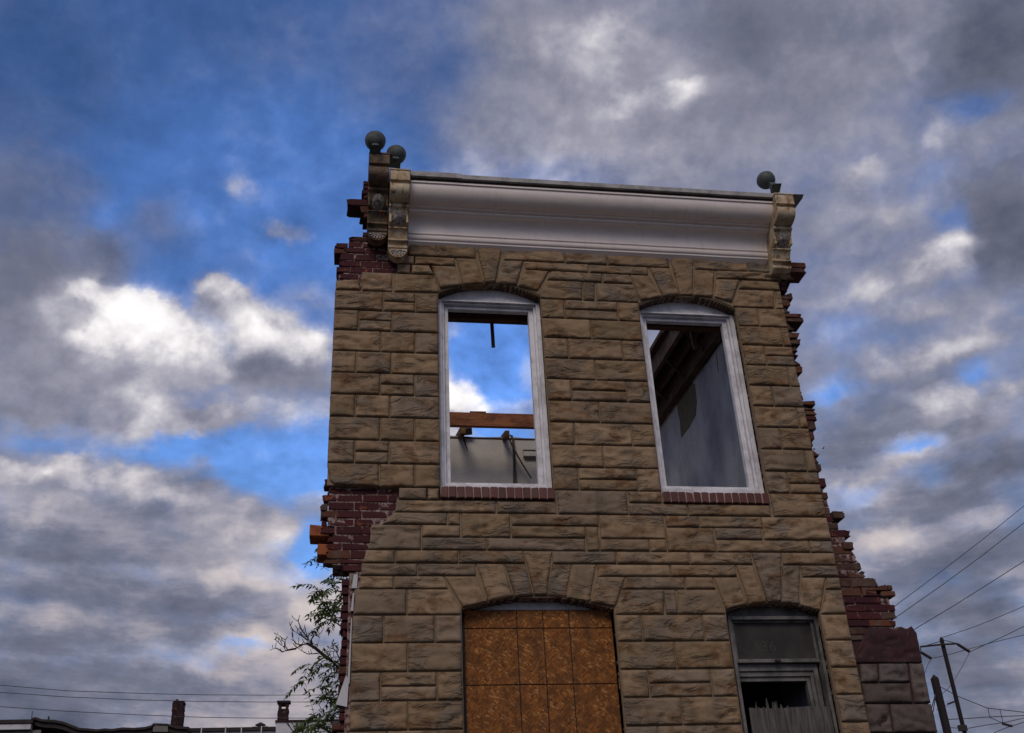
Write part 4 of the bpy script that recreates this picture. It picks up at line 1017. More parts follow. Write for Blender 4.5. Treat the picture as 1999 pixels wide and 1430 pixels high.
# brackets: one at each end of the cornice, one left over from the house next door
def bracket(xc, w, dz, m, dy=0., orn=True):
    pr = [(-.465, 7.95), (-.465, 7.84), (-.440, 7.832), (-.437, 7.816)]
    pr += [(-.448 + .145*(1-math.cos(i/12*math.pi/2)) - .018*math.sin(i/12*math.pi), 7.810 - .122*math.sin(i/12*math.pi/2)) for i in range(13)]
    pr += [(-.315, 7.678), (-.315, 7.652), (-.288, 7.644)]
    pr += [(-.280 + .105*(i/8)**1.4, 7.636 - .128*i/8) for i in range(9)]
    pr += [(-.202, 7.500), (-.206, 7.486), (-.182, 7.478), (-.155, 7.435), (-.138, 7.402), (-.162, 7.394), (-.162, 7.378), (-.134, 7.370), (-.118, 7.346), (-.137, 7.339), (-.132, 7.316), (-.085, 7.285)]
    pr = [(y + dy, z + dz) for y, z in pr]
    back = [(.02 + dy, 7.285 + dz), (.02 + dy, 7.95 + dz)]
    b = MB().prof(pr + back, xc-w/2, xc+w/2).make('bracket', m, house); bevel(b, .0025, 1)
    MB().prof([(-.472+dy, 7.951+dz), (-.472+dy, 7.963+dz), (.02+dy, 7.975+dz), (.02+dy, 7.951+dz)], xc-w/2-.004, xc+w/2+.006).make('bracket_cap', m, b)
    # shell ornament in the sunk panel, fan at the foot
    v = []; f = []; nr, na = 7, 26; rnd = random.Random(xc)
    for i in range(nr+1):
        for j in range(na):
            t = 2*math.pi*j/na; r = i/nr; ax, azz = .060, .066
            px = ax*r*math.cos(t)*(1 - .16*math.sin(t)); pz = azz*r*math.sin(t)
            hgt = .034*(1-r*r) + (.011*math.cos(t*11)*r*(1-r)*3.2 if math.sin(t) < .75 else 0) + rnd.uniform(-.002, .002)
            zc_ = 7.572 + pz; yb = -.280 + .105*max(0., (7.636-zc_)/.128)**1.4
            v.append((xc+px, yb - hgt + .004 + dy, zc_ + dz))
    for i in range(nr):
        for j in range(na): f.append((i*na+j, i*na+(j+1) % na, (i+1)*na+(j+1) % na, (i+1)*na+j))
    f.append(tuple(range(na)))
    obj('shell_ornament', v, f, 'flaking_cast', b, True, recalc=True)
    for s in (-1, 1): MB().box(xc+s*(w/2-.012)-.009, xc+s*(w/2-.012)+.009, -.262+dy, -.17+dy, 7.512+dz, 7.640+dz).make('panel_edge', m, b)
    if orn:      # rounded drop at the foot with fan ribs
        k = MB(); n = 10
        half = [(xc + w/2*.97*math.cos(math.pi*i/n), 7.312 - .095*math.sin(math.pi*i/n)) for i in range(n+1)]
        k.prism([(x, z+dz) for x, z in half], -.122+dy, -.02+dy); k.make('foot', m, b)
        k = MB()
        for i in range(7):
            t = math.pi*(.12 + .76*i/6); k.tube([(xc+.018*math.cos(t), -.126+dy, 7.302-.014*math.sin(t)+dz), (xc+w*.42*math.cos(t), -.124+dy, 7.309-.078*math.sin(t)+dz)], .005, .009, 5)
        k.make('fan_ornament', 'flaking_cast', b, kind='stuff')
    return b
bracket(4.073, .185, .0, 'rusty_bracket', orn=False)
bracket(.357, .178, .015, 'rusty_bracket')
bb = bracket(.166, .188, .195, 'blackened_bracket'); bb['label'] = 'blackened rust streaked bracket left from the house next door'

def finial(x, y, z, r, tilt=0., side=0.):
    v = []; f = []; nr, na = 12, 20; ctr = Vector((x, y, z))
    prof = [(r*math.sin(math.pi*i/nr), -r*math.cos(math.pi*i/nr)) for i in range(nr+1)]
    k = MB(); pts = []
    for i, (a, b) in enumerate(prof):
        a = max(a, .001)
        v += [(a*math.cos(2*math.pi*j/na), a*math.sin(2*math.pi*j/na), b) for j in range(na)]
    for i in range(nr):
        for j in range(na): f.append((i*na+j, i*na+(j+1) % na, (i+1)*na+(j+1) % na, (i+1)*na+j))
    rm = Matrix.Rotation(tilt, 3, 'Y') @ Matrix.Rotation(R(-24), 3, 'X')
    fin = obj('finial', [ctr + rm @ Vector(p) for p in v], f, 'patina_copper', house, True)
    v = []; f = []
    for s, hz in ((r*1.012, .010), (r*1.03, .006), (r*1.03, -.006), (r*1.012, -.010)):
        v += [ctr + rm @ Vector((s*math.cos(2*math.pi*j/na), s*math.sin(2*math.pi*j/na), hz + r*.12)) for j in range(na)]
    for i in range(3):
        for j in range(na): f.append((i*na+j, i*na+(j+1) % na, (i+1)*na+(j+1) % na, (i+1)*na+j))
    obj('seam', [ctr + (Vector(p) - ctr)*.985 for p in v], f, 'patina_copper', fin, True)
    k = MB(); v = []
    for hw, hz in ((.024, -r*.78), (.023, -r*1.10), (.032, -r*1.55), (.050, -r*2.0)):
        v += [ctr + rm @ Vector((sx_*hw + side*(-hz-r*.8), sy_*hw, hz)) for sx_, sy_ in ((-1, -1), (1, -1), (1, 1), (-1, 1))]
    f = [(i*4+j, i*4+(j+1) % 4, (i+1)*4+(j+1) % 4, (i+1)*4+j) for i in range(3) for j in range(4)] + [(0, 3, 2, 1), (12, 13, 14, 15)]
    obj('neck', v, f, 'patina_copper', fin, False, recalc=True)
    return fin
p = (0.123, -0.42, 8.336); finial(*p, .097, 0)
p = (0.32, -0.4, 8.204); finial(*p, .092, R(4))
p = (4.005, -0.3, 8.26); finial(*p, .092, R(-12), .14)
fl = (4.179, -0.4, 8.019); fl2 = (4.374, -0.3, 8.107); fl3 = (4.231, -0.34, 7.918); fl4 = (4.142, -0.4, 7.877)
v = [Vector(fl), Vector(fl2) , Vector(fl3), Vector(fl4)]; v2 = [p_ + Vector((.004, .05, -.012)) for p_ in v]
obj('bent_flashing', v + v2, [(0, 1, 2, 3), (7, 6, 5, 4), (0, 4, 5, 1), (1, 5, 6, 2), (2, 6, 7, 3), (3, 7, 4, 0)], 'tar', house, recalc=True)
fb_ = (4.226, -0.02, 7.412); MB().box(4.16, 4.20, .0, .25, 7.30, 7.40).make('mortar_lump', 'mortar', house)

# ------------------------------------------------------------------ what is left inside
pl = MB(); xw = 3.77
pts = [(.33, 7.03), (1.0, 7.10), (1.4, 7.12), (2.0, 7.21), (2.6, 7.25), (3.3, 7.36), (4.6, 7.5)]
poly = [(4.6, .05), (.33, .05)] + pts
n = len(poly); v = [(xw, y, z) for y, z in poly] + [(4.03, y, z) for y, z in poly]
o = obj('plaster_wall', v, [tuple(range(n)), tuple(reversed(range(n, 2*n)))] + [(i, i+n, (i+1) % n+n, (i+1) % n) for i in range(n)], 'plaster', house, recalc=True)
def on_wall(name, pts, m, t=.004):
    n = len(pts); v = [(xw-.001, y, z) for y, z in pts] + [(xw-t, y, z) for y, z in pts]
    return obj(name, v, [tuple(range(n)), tuple(range(n, 2*n))] + [(i, i+n, (i+1) % n+n, (i+1) % n) for i in range(n)], m, house, recalc=True)
on_wall('bare_patch', [(2.517, 7.20), (2.194, 7.195), (1.960, 7.175), (1.852, 7.104), (1.874, 6.887), (1.969, 6.771), (2.232, 6.747), (2.54, 6.765), (2.498, 6.953), (2.530, 7.09)], 'brown_coat')
on_wall('crack', [(1.098, 7.07), (1.106, 7.07), (1.118, 6.957), (1.133, 6.847), (1.126, 6.847), (1.110, 6.957)], 'black_iron', .003)
MB().add([(3.80, .335, 7.0), (4.025, .335, 7.0), (4.025, 4.55, 7.2), (3.80, 4.55, 7.2), (3.80, .335, 7.80), (4.025, .335, 7.80), (4.025, 4.55, 8.0), (3.80, 4.55, 8.0)], [(0, 3, 2, 1), (4, 5, 6, 7), (0, 1, 5, 4), (1, 2, 6, 5), (2, 3, 7, 6), (3, 0, 4, 7)]).make('party_wall', 'far_brick', house)
# roof remnant along that wall
k = MB()
for i, (a, b_) in enumerate(((.36, .9), (.905, 1.4), (1.405, 2.0), (2.005, 2.6), (2.605, 3.2), (3.205, 4.4), (4.405, 5.4))):
    xl = 3.345 - .02*(i % 3); z = 7.40 + .06*a; z2 = 7.40 + .06*b_
    k = MB(); k.add([(xl, a, z), (3.98, a, z), (3.98, b_, z2), (xl, b_, z2), (xl, a, z+.05), (3.98, a, z+.05), (3.98, b_, z2+.05), (xl, b_, z2+.05)], [(0, 3, 2, 1), (4, 5, 6, 7), (0, 1, 5, 4), (1, 2, 6, 5), (2, 3, 7, 6), (3, 0, 4, 7)])
    k.make('roof_board', 'old_wood', house)
for x_, zb, h_ in ((3.40, 7.20, .19), (3.58, 7.20, .19), (3.72, 7.04, .24)):
    bevel(MB().bar((x_, .36, zb+.02+h_/2), (x_, 4.6, zb+.30+h_/2), .055 if x_ < 3.7 else .09, h_).make('ceiling_joist', 'dark_wood', house), .004, 1)
for i, (y_, z_) in enumerate(((1.0, 7.0), (1.7, 7.05), (2.4, 7.12), (3.0, 7.15))):
    MB().bar((3.40, y_, z_+.28), (3.76, y_+.25, z_+.12), .03, .018).make('broken_lath', 'dark_wood', house)
MB().box(.50, 3.76, .36, .44, 6.905, 7.06).make('lintel', 'header_wood', house)
MB().bar((1.285, .44, 7.02), (1.295, .46, 6.655), .032, .022, (0, 1, 0)).make('hanging_batten', 'old_wood', house)
MB().bar((3.28, .46, 7.02), (3.30, .47, 6.72), .04, .03, (0, 1, 0)).make('hanging_batten', 'dark_wood', house)
# cross wall seen through the left window
cw = MB(); xx = .30; pts = []
rnd = random.Random(5)
while xx < 3.76: pts.append((xx, 7.432 + rnd.uniform(-.012, .012))); xx += rnd.uniform(.08, .22)
pts.append((3.76, 7.43))
cw.prism([(.30, .05), (3.76, .05)] + list(reversed(pts)), 4.0, 4.22); cwo = cw.make('cross_wall', 'stucco', house)
MB().box(.30, 3.76, 3.985, 4.235, 7.405, 7.418).make('wall_plate', 'dark_wood', house)
for z_, h_, d_ in ((7.24, .02, .05), (7.20, .028, .035), (7.15, .045, .06)): MB().box(2.16, 3.70, 4.0-d_, 3.999, z_, z_+h_).make('ledge_moulding', 'stucco', house)
MB().box(2.045, 2.062, 3.99, 3.999, 5.0, 7.40).make('wall_joint', 'brown_coat', house)
bm_ = MB().box(.6, 3.2, 3.40, 3.46, 7.285, 7.47).make('cross_beam', 'joist_wood', house); bevel(bm_, .005, 1)
MB().box(1.42, 1.62, 3.40, 3.44, 7.472, 7.487).make('shim', 'joist_wood', house)
for a, b_, w in (((1.356, 3.62, 7.333), (1.369, 4.4, 7.574), .07), ((1.907, 3.62, 7.298), (1.955, 4.4, 7.573), .06)):
    j = bevel(MB().bar(a, b_, w, w*1.35).make('joist_stub', 'dark_wood', house), .006, 1)
    d = (Vector(a)-Vector(b_)).normalized(); MB().bar(Vector(a)+d*.004, Vector(a)-d*.02, w*.86, w*1.2).make('cut_end', 'cut_wood', j)
MB().bar((1.435, 3.9, 7.502), (1.445, 3.95, 7.432), .12, .08, (0, 1, 0)).make('joist_hanger', 'black_iron', house)
MB().tube([(1.357, 3.7, 7.309), (1.44, 3.9, 7.179)], .018, .005, 5).make('hanging_splinter', 'old_wood', house)
MB().tube([(1.991, 3.9, 7.4), (1.998, 3.9, 7.415), (2.011, 3.9, 7.408), (2.019, 3.9, 7.365), (2.025, 3.9, 7.279), (2.026, 3.9, 7.157), (2.022, 3.9, 7.016), (2.008, 3.9, 6.702)], .013, .013, 6).make('cable', 'black_iron', house)
MB().tube([(1.961, 3.88, 7.383), (2.025, 3.88, 7.212), (2.12, 3.88, 7.016), (2.227, 3.88, 6.815)], .011, .009, 6).make('iron_rod', 'black_iron', house)
MB().box(.5, 3.76, .34, 3.98, 4.40, 4.62).make('added_floor_deck', 'dark_wood', house)  # unseen floor, added to keep the ground storey dark
MB().box(.5, .62, .34, 4.0, .05, 4.395).make('party_wall', 'brick_core' if 'brick_core' in MATS else 'far_brick', house)  # unseen left wall, added to shut light out of the ground storey
# ragged left edge of the ground storey: broken brick ends, torn plaster, a hanging flap
rnd = random.Random(21)
for i in range(44):
    z0 = 4.26 - .068*(i+1)
    l = -.035 + rnd.uniform(-.012, .012) + (.0 if i < 24 else .03*math.sin(i))
    if i > 30: l -= rnd.uniform(0, .10)
    brick(l, .075, .06, .26, z0+.006, z0+.062, 'painted_brick' if rnd.random() < .8 else 'bare_brick', house, 1300+i, .8, rnd.uniform(-.10, .02))
MB().box(.012, .07, .052, .058, .1, 4.30).make('edge_mortar', 'mortar', house)
for a, b_, x0, x1 in ((4.28, 4.17, .035, .075), (4.13, 3.99, .032, .052), (3.93, 3.44, .026, .041)):
    MB().prism([(x0, b_), (x1, b_), (x1+.004, a), (x0+.012, a)], .030, .046).make('torn_plaster', 'far_white', house)
MB().prism([(-.055, 3.29), (.028, 3.27), (.035, 3.47), (.012, 3.50)], .028, .034).make('torn_plaster', 'far_white', house)
for i in range(10):
    brick(-.17 + rnd.uniform(0, .1), .05, .1, .3, 2.92+.066*(i % 4)+.003, 2.98+.066*(i % 4), rnd.choice(('painted_brick', 'bare_brick')), house, 1400+i, 1., rnd.uniform(-.2, .2)) if i < 4 else None

# ------------------------------------------------------------------ stump of the neighbour's front wall at the right
nb = thing('ruined_wall', 'stepped stump of dark red brick wall on rough grey blocks at the right edge of the house', 'wall', (4.35, .1, 0))
lay([[4.98,5.05,4.062,4.159],[4.909,4.98,4.057,4.148],[4.833,4.909,4.05,4.154],[4.763,4.833,4.051,4.172],[4.699,4.764,4.054,4.183],[4.633,4.7,4.056,4.294],[4.561,4.633,4.058,4.183],[4.475,4.562,4.058,4.273],[4.404,4.476,4.065,4.308],[4.339,4.404,4.067,4.316],[4.27,4.339,4.061,4.348]], torn=1, m=['bare_brick', 'bare_brick', 'painted_brick'], seed=7, chip=1., depth=.2, y=.045, parent=nb)
lay([[4.187,4.27,4.061,4.432],[4.107,4.187,4.059,4.422],[4.044,4.107,4.06,4.421],[3.98,4.044,4.062,4.548],[3.911,3.98,4.063,4.533],[3.851,3.911,4.065,4.52],[3.787,3.851,4.059,4.266],[3.737,3.787,4.054,4.222]], torn=1, m=['painted_brick', 'painted_brick', 'painted_brick', 'bare_brick'], seed=8, chip=.5, depth=.2, y=.04, parent=nb)
lay([[4.794,4.87,4.145,4.264],[4.516,4.589,4.177,4.292],[4.104,4.156,4.296,4.559],[4.156,4.208,4.296,4.559]], torn=1, m=['bare_brick', 'painted_brick'], seed=9, chip=1.3, depth=.2, y=.03, parent=nb)
crumbs([(xr - .04*j, .06, z1) for z0, z1, xl, xr in [[4.98,5.05,4.062,4.159],[4.909,4.98,4.057,4.148],[4.833,4.909,4.05,4.154],[4.763,4.833,4.051,4.172],[4.699,4.764,4.054,4.183],[4.633,4.7,4.056,4.294],[4.561,4.633,4.058,4.183],[4.475,4.562,4.058,4.273],[4.404,4.476,4.065,4.308],[4.339,4.404,4.067,4.316],[4.27,4.339,4.061,4.348]] + [[4.187,4.27,4.061,4.432],[4.107,4.187,4.059,4.422],[4.044,4.107,4.06,4.421],[3.98,4.044,4.062,4.548],[3.911,3.98,4.063,4.533],[3.851,3.911,4.065,4.52],[3.787,3.851,4.059,4.266],[3.737,3.787,4.054,4.222]] for j in range(3)] + [(4.45 + .03*j, .06, 3.845) for j in range(7)], nb, 4)
k = MB()
for z0, z1, xr in ((.05, 3.0, 4.63), (3.0, 3.55, 4.63), (3.55, 3.84, 4.64), (3.84, 3.98, 4.48), (3.98, 4.10, 4.50), (4.10, 4.27, 4.40), (4.27, 4.48, 4.28), (4.48, 4.7, 4.22), (4.7, 5.04, 4.13)): k.box(4.07, xr, .052, .32, z0, z1)
k.make('wall_core', 'mortar', nb)
MB().box(4.068, 4.632, .0505, .0515, .05, 3.80).make('block_bed', 'maroon_render', nb)
BLK = [[[4.091,3.401],[4.24,3.399],[4.271,3.549],[4.117,3.551]],[[4.253,3.402],[4.514,3.399],[4.527,3.55],[4.279,3.552]],[[4.51,3.237],[4.653,3.235],[4.665,3.549],[4.543,3.55]],[[4.085,3.241],[4.497,3.235],[4.516,3.393],[4.098,3.398]],[[4.064,3.017],[4.276,3.013],[4.291,3.232],[4.094,3.235]],[[4.283,3.013],[4.654,3.006],[4.653,3.23],[4.299,3.232]],[[4.028,3.557],[4.663,3.552],[4.675,3.845],[4.261,3.854]]]
def q4(p): return ([p[0], p[1]], [p[3], p[2]], [p[0], p[3]], [p[1], p[2]])
for i, p in enumerate(BLK):
    last = i == len(BLK)-1
    if last:
        rnd = random.Random(3); tl, tr_ = p[3], p[2]; n = 12
        topl = [[tl[0]+(tr_[0]-tl[0])*j/n, tl[1]+(tr_[1]-tl[1])*j/n + (rnd.uniform(-.018, .012) if 0 < j < n else 0) - (.05 if j == n else 0)] for j in range(n+1)]
        make_stone(([p[0], p[1]], topl, [p[0], p[3]], [p[1], [p[1][0]+.004, p[1][1]+.1], topl[-1]]), nb, 77, amp=.8, mname='maroon_render', y_face=.048, gap=.002, prefix='render_patch', hi=.02)
    else: make_stone(q4(p), nb, 60+i, amp=1.2, mname='grey_block', y_face=.048, gap=.003, prefix='stone_block', hi=.030)
z = 3.0; i = 0
while z > .3:
    for a, b_ in (((4.06, 4.30), (4.30, 4.66)) if i % 2 else ((4.06, 4.50), (4.50, 4.66))):
        make_stone(([[a, z-.24], [b_, z-.24]], [[a, z], [b_, z]], [[a, z-.24], [a, z]], [[b_, z-.24], [b_, z]]), nb, 90+i, amp=1.2, mname='grey_block', y_face=.048, gap=.003, prefix='stone_block', hi=.03)
    z -= .24; i += 1

# ------------------------------------------------------------------ tree growing behind the left edge
tree = thing('tree', 'thin wild tree with bare twigs and drooping leaves behind the left edge of the house', 'tree', (.12, 3.0, 0))
DT = 3.0
k = MB(); base = Vector((.12, 3.0, 0))
tp = [base, Vector((.13, 3.0, 2.2)), Vector((0.037, 3.0, 3.687)), Vector((0.043, 3.0, 4.14)), Vector((0.06, 3.0, 4.612)), Vector((0.067, 3.0, 5.106))]
k.tube(tp, .07, .025, 8); k.make('trunk', 'bark', tree, True)
BR = [([(0.043, 3.0, 4.14), (-0.06, 3.0, 4.27), (-0.14, 3.0, 4.333), (-0.215, 3.0, 4.402), (-0.307, 3.0, 4.466), (-0.386, 3.0, 4.503), (-0.449, 3.0, 4.509), (-0.511, 3.0, 4.504), (-0.587, 3.0, 4.483), (-0.637, 3.0, 4.463), (-0.694, 3.0, 4.468), (-0.761, 3.0, 4.469)], .022, .004),
 ([(-0.321, 2.95, 4.463), (-0.339, 2.95, 4.521), (-0.388, 2.95, 4.553), (-0.444, 2.95, 4.644), (-0.491, 2.95, 4.735), (-0.525, 2.95, 4.794)], .011, .003), ([(-0.357, 3.05, 4.527), (-0.349, 3.05, 4.569), (-0.319, 3.05, 4.601), (-0.284, 3.05, 4.644), (-0.247, 3.05, 4.633)], .008, .003),
 ([(-0.386, 2.9, 4.54), (-0.461, 2.9, 4.593), (-0.532, 2.9, 4.657), (-0.577, 2.9, 4.721)], .008, .003), ([(-0.458, 3.1, 4.541), (-0.518, 3.1, 4.568), (-0.547, 3.1, 4.621), (-0.562, 3.1, 4.697)], .007, .003),
 ([(-0.614, 3.0, 4.494), (-0.653, 3.0, 4.542), (-0.696, 3.0, 4.574), (-0.734, 3.0, 4.601)], .006, .002), ([(-0.609, 3.0, 4.499), (-0.612, 3.0, 4.552), (-0.618, 3.0, 4.568)], .005, .002), ([(-0.641, 3.0, 4.526), (-0.671, 3.0, 4.584), (-0.694, 3.0, 4.627)], .004, .002),
 ([(0.039, 2.9, 4.219), (-0.061, 2.9, 4.308), (-0.151, 2.9, 4.35), (-0.186, 2.9, 4.449)], .009, .003), ([(-0.036, 2.9, 4.313), (-0.086, 2.9, 4.412), (-0.124, 2.9, 4.47), (-0.141, 2.9, 4.501)], .007, .002), ([(-0.086, 2.9, 4.412), (-0.067, 2.9, 4.454), (-0.089, 2.9, 4.491)], .005, .002), ([(-0.14, 2.9, 4.34), (-0.111, 2.9, 4.386), (-0.123, 2.9, 4.428)], .005, .002),
 ([(-0.276, 3.1, 4.454), (-0.381, 3.1, 4.46), (-0.45, 3.1, 4.482), (-0.509, 3.1, 4.509)], .006, .002), ([(-0.291, 3.0, 4.466), (-0.289, 3.0, 4.529), (-0.264, 3.0, 4.571)], .005, .002), ([(-0.367, 3.0, 4.54), (-0.397, 3.0, 4.615), (-0.417, 3.0, 4.69)], .006, .002), ([(-0.407, 3.0, 4.599), (-0.456, 3.0, 4.652), (-0.485, 3.0, 4.69)], .004, .002),
 ([(0.073, 3.0, 4.884), (-0.033, 3.0, 4.873), (-0.139, 3.0, 4.84), (-0.188, 3.0, 4.884), (-0.239, 3.0, 4.95), (-0.283, 3.0, 4.994), (-0.313, 3.0, 5.05), (-0.31, 3.0, 5.117)], .014, .003), ([(-0.151, 3.05, 4.872), (-0.217, 3.05, 4.921), (-0.263, 3.05, 4.999), (-0.272, 3.05, 5.093)], .007, .003), ([(0.059, 2.9, 4.964), (-0.05, 2.9, 5.019), (-0.121, 2.9, 5.079), (-0.171, 2.9, 5.129), (-0.188, 2.9, 5.146)], .010, .003), ([(-0.121, 2.9, 5.079), (-0.15, 2.9, 5.129), (-0.162, 2.9, 5.163)], .005, .002),
 ([(0.048, 3.0, 4.639), (-0.039, 3.0, 4.721), (-0.135, 3.0, 4.743), (-0.231, 3.0, 4.765), (-0.307, 3.0, 4.814)], .010, .003), ([(0.05, 3.0, 3.936), (-0.042, 3.0, 3.917), (-0.13, 3.0, 3.959), (-0.199, 3.0, 4.015), (-0.243, 3.0, 4.102)], .010, .003), ([(0.038, 2.9, 3.644), (-0.069, 2.9, 3.694), (-0.146, 2.9, 3.745), (-0.21, 2.9, 3.819), (-0.221, 2.9, 3.854)], .010, .003), ([(0.04, 2.9, 3.571), (-0.067, 2.9, 3.621), (-0.192, 2.9, 3.653), (-0.295, 2.9, 3.713)], .010, .003), ([(0.025, 2.9, 4.041), (-0.063, 2.9, 4.22), (-0.113, 2.9, 4.18), (-0.163, 2.9, 4.145)], .008, .003), ([(-0.464, 2.8, 3.61), (-0.506, 2.8, 3.659), (-0.527, 2.8, 3.688)], .006, .003), ([(-0.459, 2.8, 3.6), (-0.447, 2.8, 3.653), (-0.453, 2.8, 3.677)], .005, .003), ([(-0.327, 2.8, 3.418), (-0.407, 2.8, 3.537), (-0.469, 2.8, 3.61)], .008, .006), ([(0.043, 2.8, 3.457), (-0.131, 2.8, 3.39), (-0.327, 2.8, 3.418)], .014, .008),
 ([(0.067, 3.0, 5.106), (0.051, 3.0, 5.275), (-0.039, 3.0, 5.355), (-0.149, 3.0, 5.4), (-0.247, 3.0, 5.388)], .008, .003)]
rnd = random.Random(4)
for pts, a, b_ in BR:
    k = MB(); pts = [Vector(p) + Vector((0, rnd.uniform(-.12, .12), 0)) if i else Vector(p) for i, p in enumerate(pts)]; k.tube(pts, a, b_, 6)
    for i in range(1, len(pts)):      # short budded spurs
        for s in range(2):
            d = Vector((rnd.uniform(-1, .6), rnd.uniform(-1, 1), rnd.uniform(.2, 1))).normalized()*rnd.uniform(.03, .07); q = pts[i-1].lerp(pts[i], rnd.random()); k.tube([q, q+d*.6, q+d+Vector((0, 0, .01))], .004, .0045, 4)
    k.make('branch', 'bark', tree)
leafs = MB()
def leaflet(p, d, up, L):
    s = d.cross(up).normalized()*L*.19; n = up*L*.06
    leafs.add([p, p+d*L*.42+s+n, p+d*L-n, p+d*L*.42-s+n], [(0, 1, 2), (0, 2, 3)])
def spray(p, d, L, n):
    """compound leaf: drooping rachis with paired leaflets"""
    q = Vector(p); d = Vector(d).normalized(); pts = [q.copy()]
    for i in range(n):
        d = (d + Vector((0, 0, -.16))).normalized(); q = q + d*L/n; pts.append(q.copy())
        side = d.cross(Vector((rnd.uniform(-.4, .4), rnd.uniform(-.4, .4), 1))).normalized()
        for s in (-1, 1):
            dd = (d*.55 + side*s*.8 + Vector((0, 0, -.35 + rnd.uniform(-.2, .2)))).normalized()
            leaflet(q, dd, Vector((rnd.uniform(-.5, .5), rnd.uniform(-.5, .5), 1)).normalized(), rnd.uniform(.055, .085))
    leaflet(q, d, Vector((0, 0, 1)), .08); leafs.tube(pts, .0035, .002, 3)
for (px_, r1_, r2_, n_) in (((-0.081, 3.0, 5.005), .17, .14, 15), ((-0.043, 2.8, 4.814), .14, .16, 9), ((-0.196, 3.0, 4.95), .06, .08, 4), ((0.0, 3.0, 5.151), .06, .10, 7), ((-0.104, 3.0, 4.764), .15, .05, 9), ((-0.222, 3.0, 4.813), .05, .05, 3),
        ((-0.105, 3.0, 4.234), .17, .12, 13), ((-0.257, 2.9, 4.212), .08, .03, 4), ((-0.058, 3.0, 4.09), .12, .15, 11), ((-0.022, 3.0, 3.927), .06, .10, 6), ((-0.144, 2.9, 3.681), .26, .07, 16), ((-0.232, 2.9, 3.653), .12, .05, 6), ((-0.073, 2.9, 3.793), .08, .06, 5), ((-0.182, 3.0, 5.394), .10, .015, 4)):
    for i in range(int(n_*1.12)):
        c = Vector(px_) + Vector((rnd.gauss(0, r1_*.55), rnd.gauss(0, .2), rnd.gauss(0, r2_*.6)+.05))
        spray(c, (rnd.uniform(-1, .35), rnd.uniform(-.8, .8), rnd.uniform(-.1, .5)), rnd.uniform(.16, .28), rnd.randint(4, 7))
leafs.make('crown', 'leaf', tree, kind='stuff')

# ------------------------------------------------------------------ roofs across the lot, far left
DF = 32.
def pz(x, y, d=DF): return None
h1 = thing('siding_house', 'low house with pale siding and a flat white fascia at the bottom left corner', 'house', (-9.5, 34, 0))
a = Vector((-14.474, 32.0, 9.65)); b_ = Vector((-10.72, 32.0, 9.604)); zt = b_.z
MB().box(a.x, b_.x-.05, 32.05, 38, 0, zt-.35).make('wall', 'far_siding', h1)
for i in range(9): MB().box(a.x, b_.x, 32.0, 32.05, zt-.35-.16*(i+1)+.01, zt-.35-.16*i).make('siding_board', 'far_siding', h1)
for i in range(6): MB().box(b_.x-.05, b_.x+.32, 32.04, 32.09, zt-.30-.13*(i+1)+.012, zt-.30-.13*i).make('siding_board', 'far_siding', h1)
MB().box(a.x-.1, b_.x, 31.85, 32.1, zt-.30, zt-.12).make('fascia', 'far_white', h1)
MB().box(a.x-.1, b_.x+.05, 31.8, 38, zt-.10, zt+.02).make('roof', 'tar', h1)
MB().tube([(-10.876, 32.4, 9.667), (-10.893, 32.4, 10.019)], .02, .02, 5).make('vent_pipe', 'grey_paint', h1)
h2 = thing('derelict_house', 'derelict house with a sagging black tar roof and a tall red brick chimney', 'house', (-6, 34, 0))
prof_ = [(-10.763, 32.0, 9.657), (-10.633, 32.0, 9.689), (-10.417, 32.0, 9.616), (-10.192, 32.0, 9.595), (-9.932, 32.0, 9.574), (-9.667, 32.0, 9.517), (-9.394, 32.0, 9.408), (-9.12, 32.0, 9.3), (-8.826, 32.0, 9.277), (-8.511, 32.0, 9.237), (-8.257, 32.0, 9.267), (-7.995, 32.0, 9.245), (-7.656, 32.0, 9.291), (-7.271, 32.0, 9.267), (-6.874, 32.0, 9.295), (-6.688, 32.0, 9.344), (-6.627, 32.0, 9.413), (-6.133, 32.0, 9.387), (-5.824, 32.0, 9.294), (-5.417, 32.0, 9.269), (-5.409, 32.0, 9.199)]
for j in range(len(prof_)-1):
    p, q = prof_[j], prof_[j+1]; rnd = random.Random(j)
    v = [(p[0], 32, p[2]-.22), (q[0], 32, q[2]-.22), (q[0], 32, q[2]), (p[0], 32, p[2]), (p[0], 36, p[2]+.05), (q[0], 36, q[2]+.05)]
    if j == 0: RF = MB()
    n0 = len(RF.v); RF.add(v, [(0, 1, 2, 3), (3, 2, 5, 4)])
    RF.add([(p[0], 31.9, p[2]+.03), (q[0], 31.9, q[2]+.03), (q[0], 32.4, q[2]+.05+rnd.uniform(0, .05)), (p[0], 32.4, p[2]+.05+rnd.uniform(0, .05)), (p[0], 31.9, p[2]-.05), (q[0], 31.9, q[2]-.05)], [(0, 1, 2, 3), (4, 5, 1, 0)])
RF.make('roof', 'tar', h2)
zl = min(p[2] for p in prof_) - .2
MB().box(prof_[0][0]+.35, prof_[-1][0], 32.1, 36, 0, zl).make('wall', 'far_siding', h2)
MB().tube([(-10.2, 32.0, 9.543), (-10.209, 32.0, 9.752)], .03, .03, 5).make('vent_pipe', 'black_iron', h2)
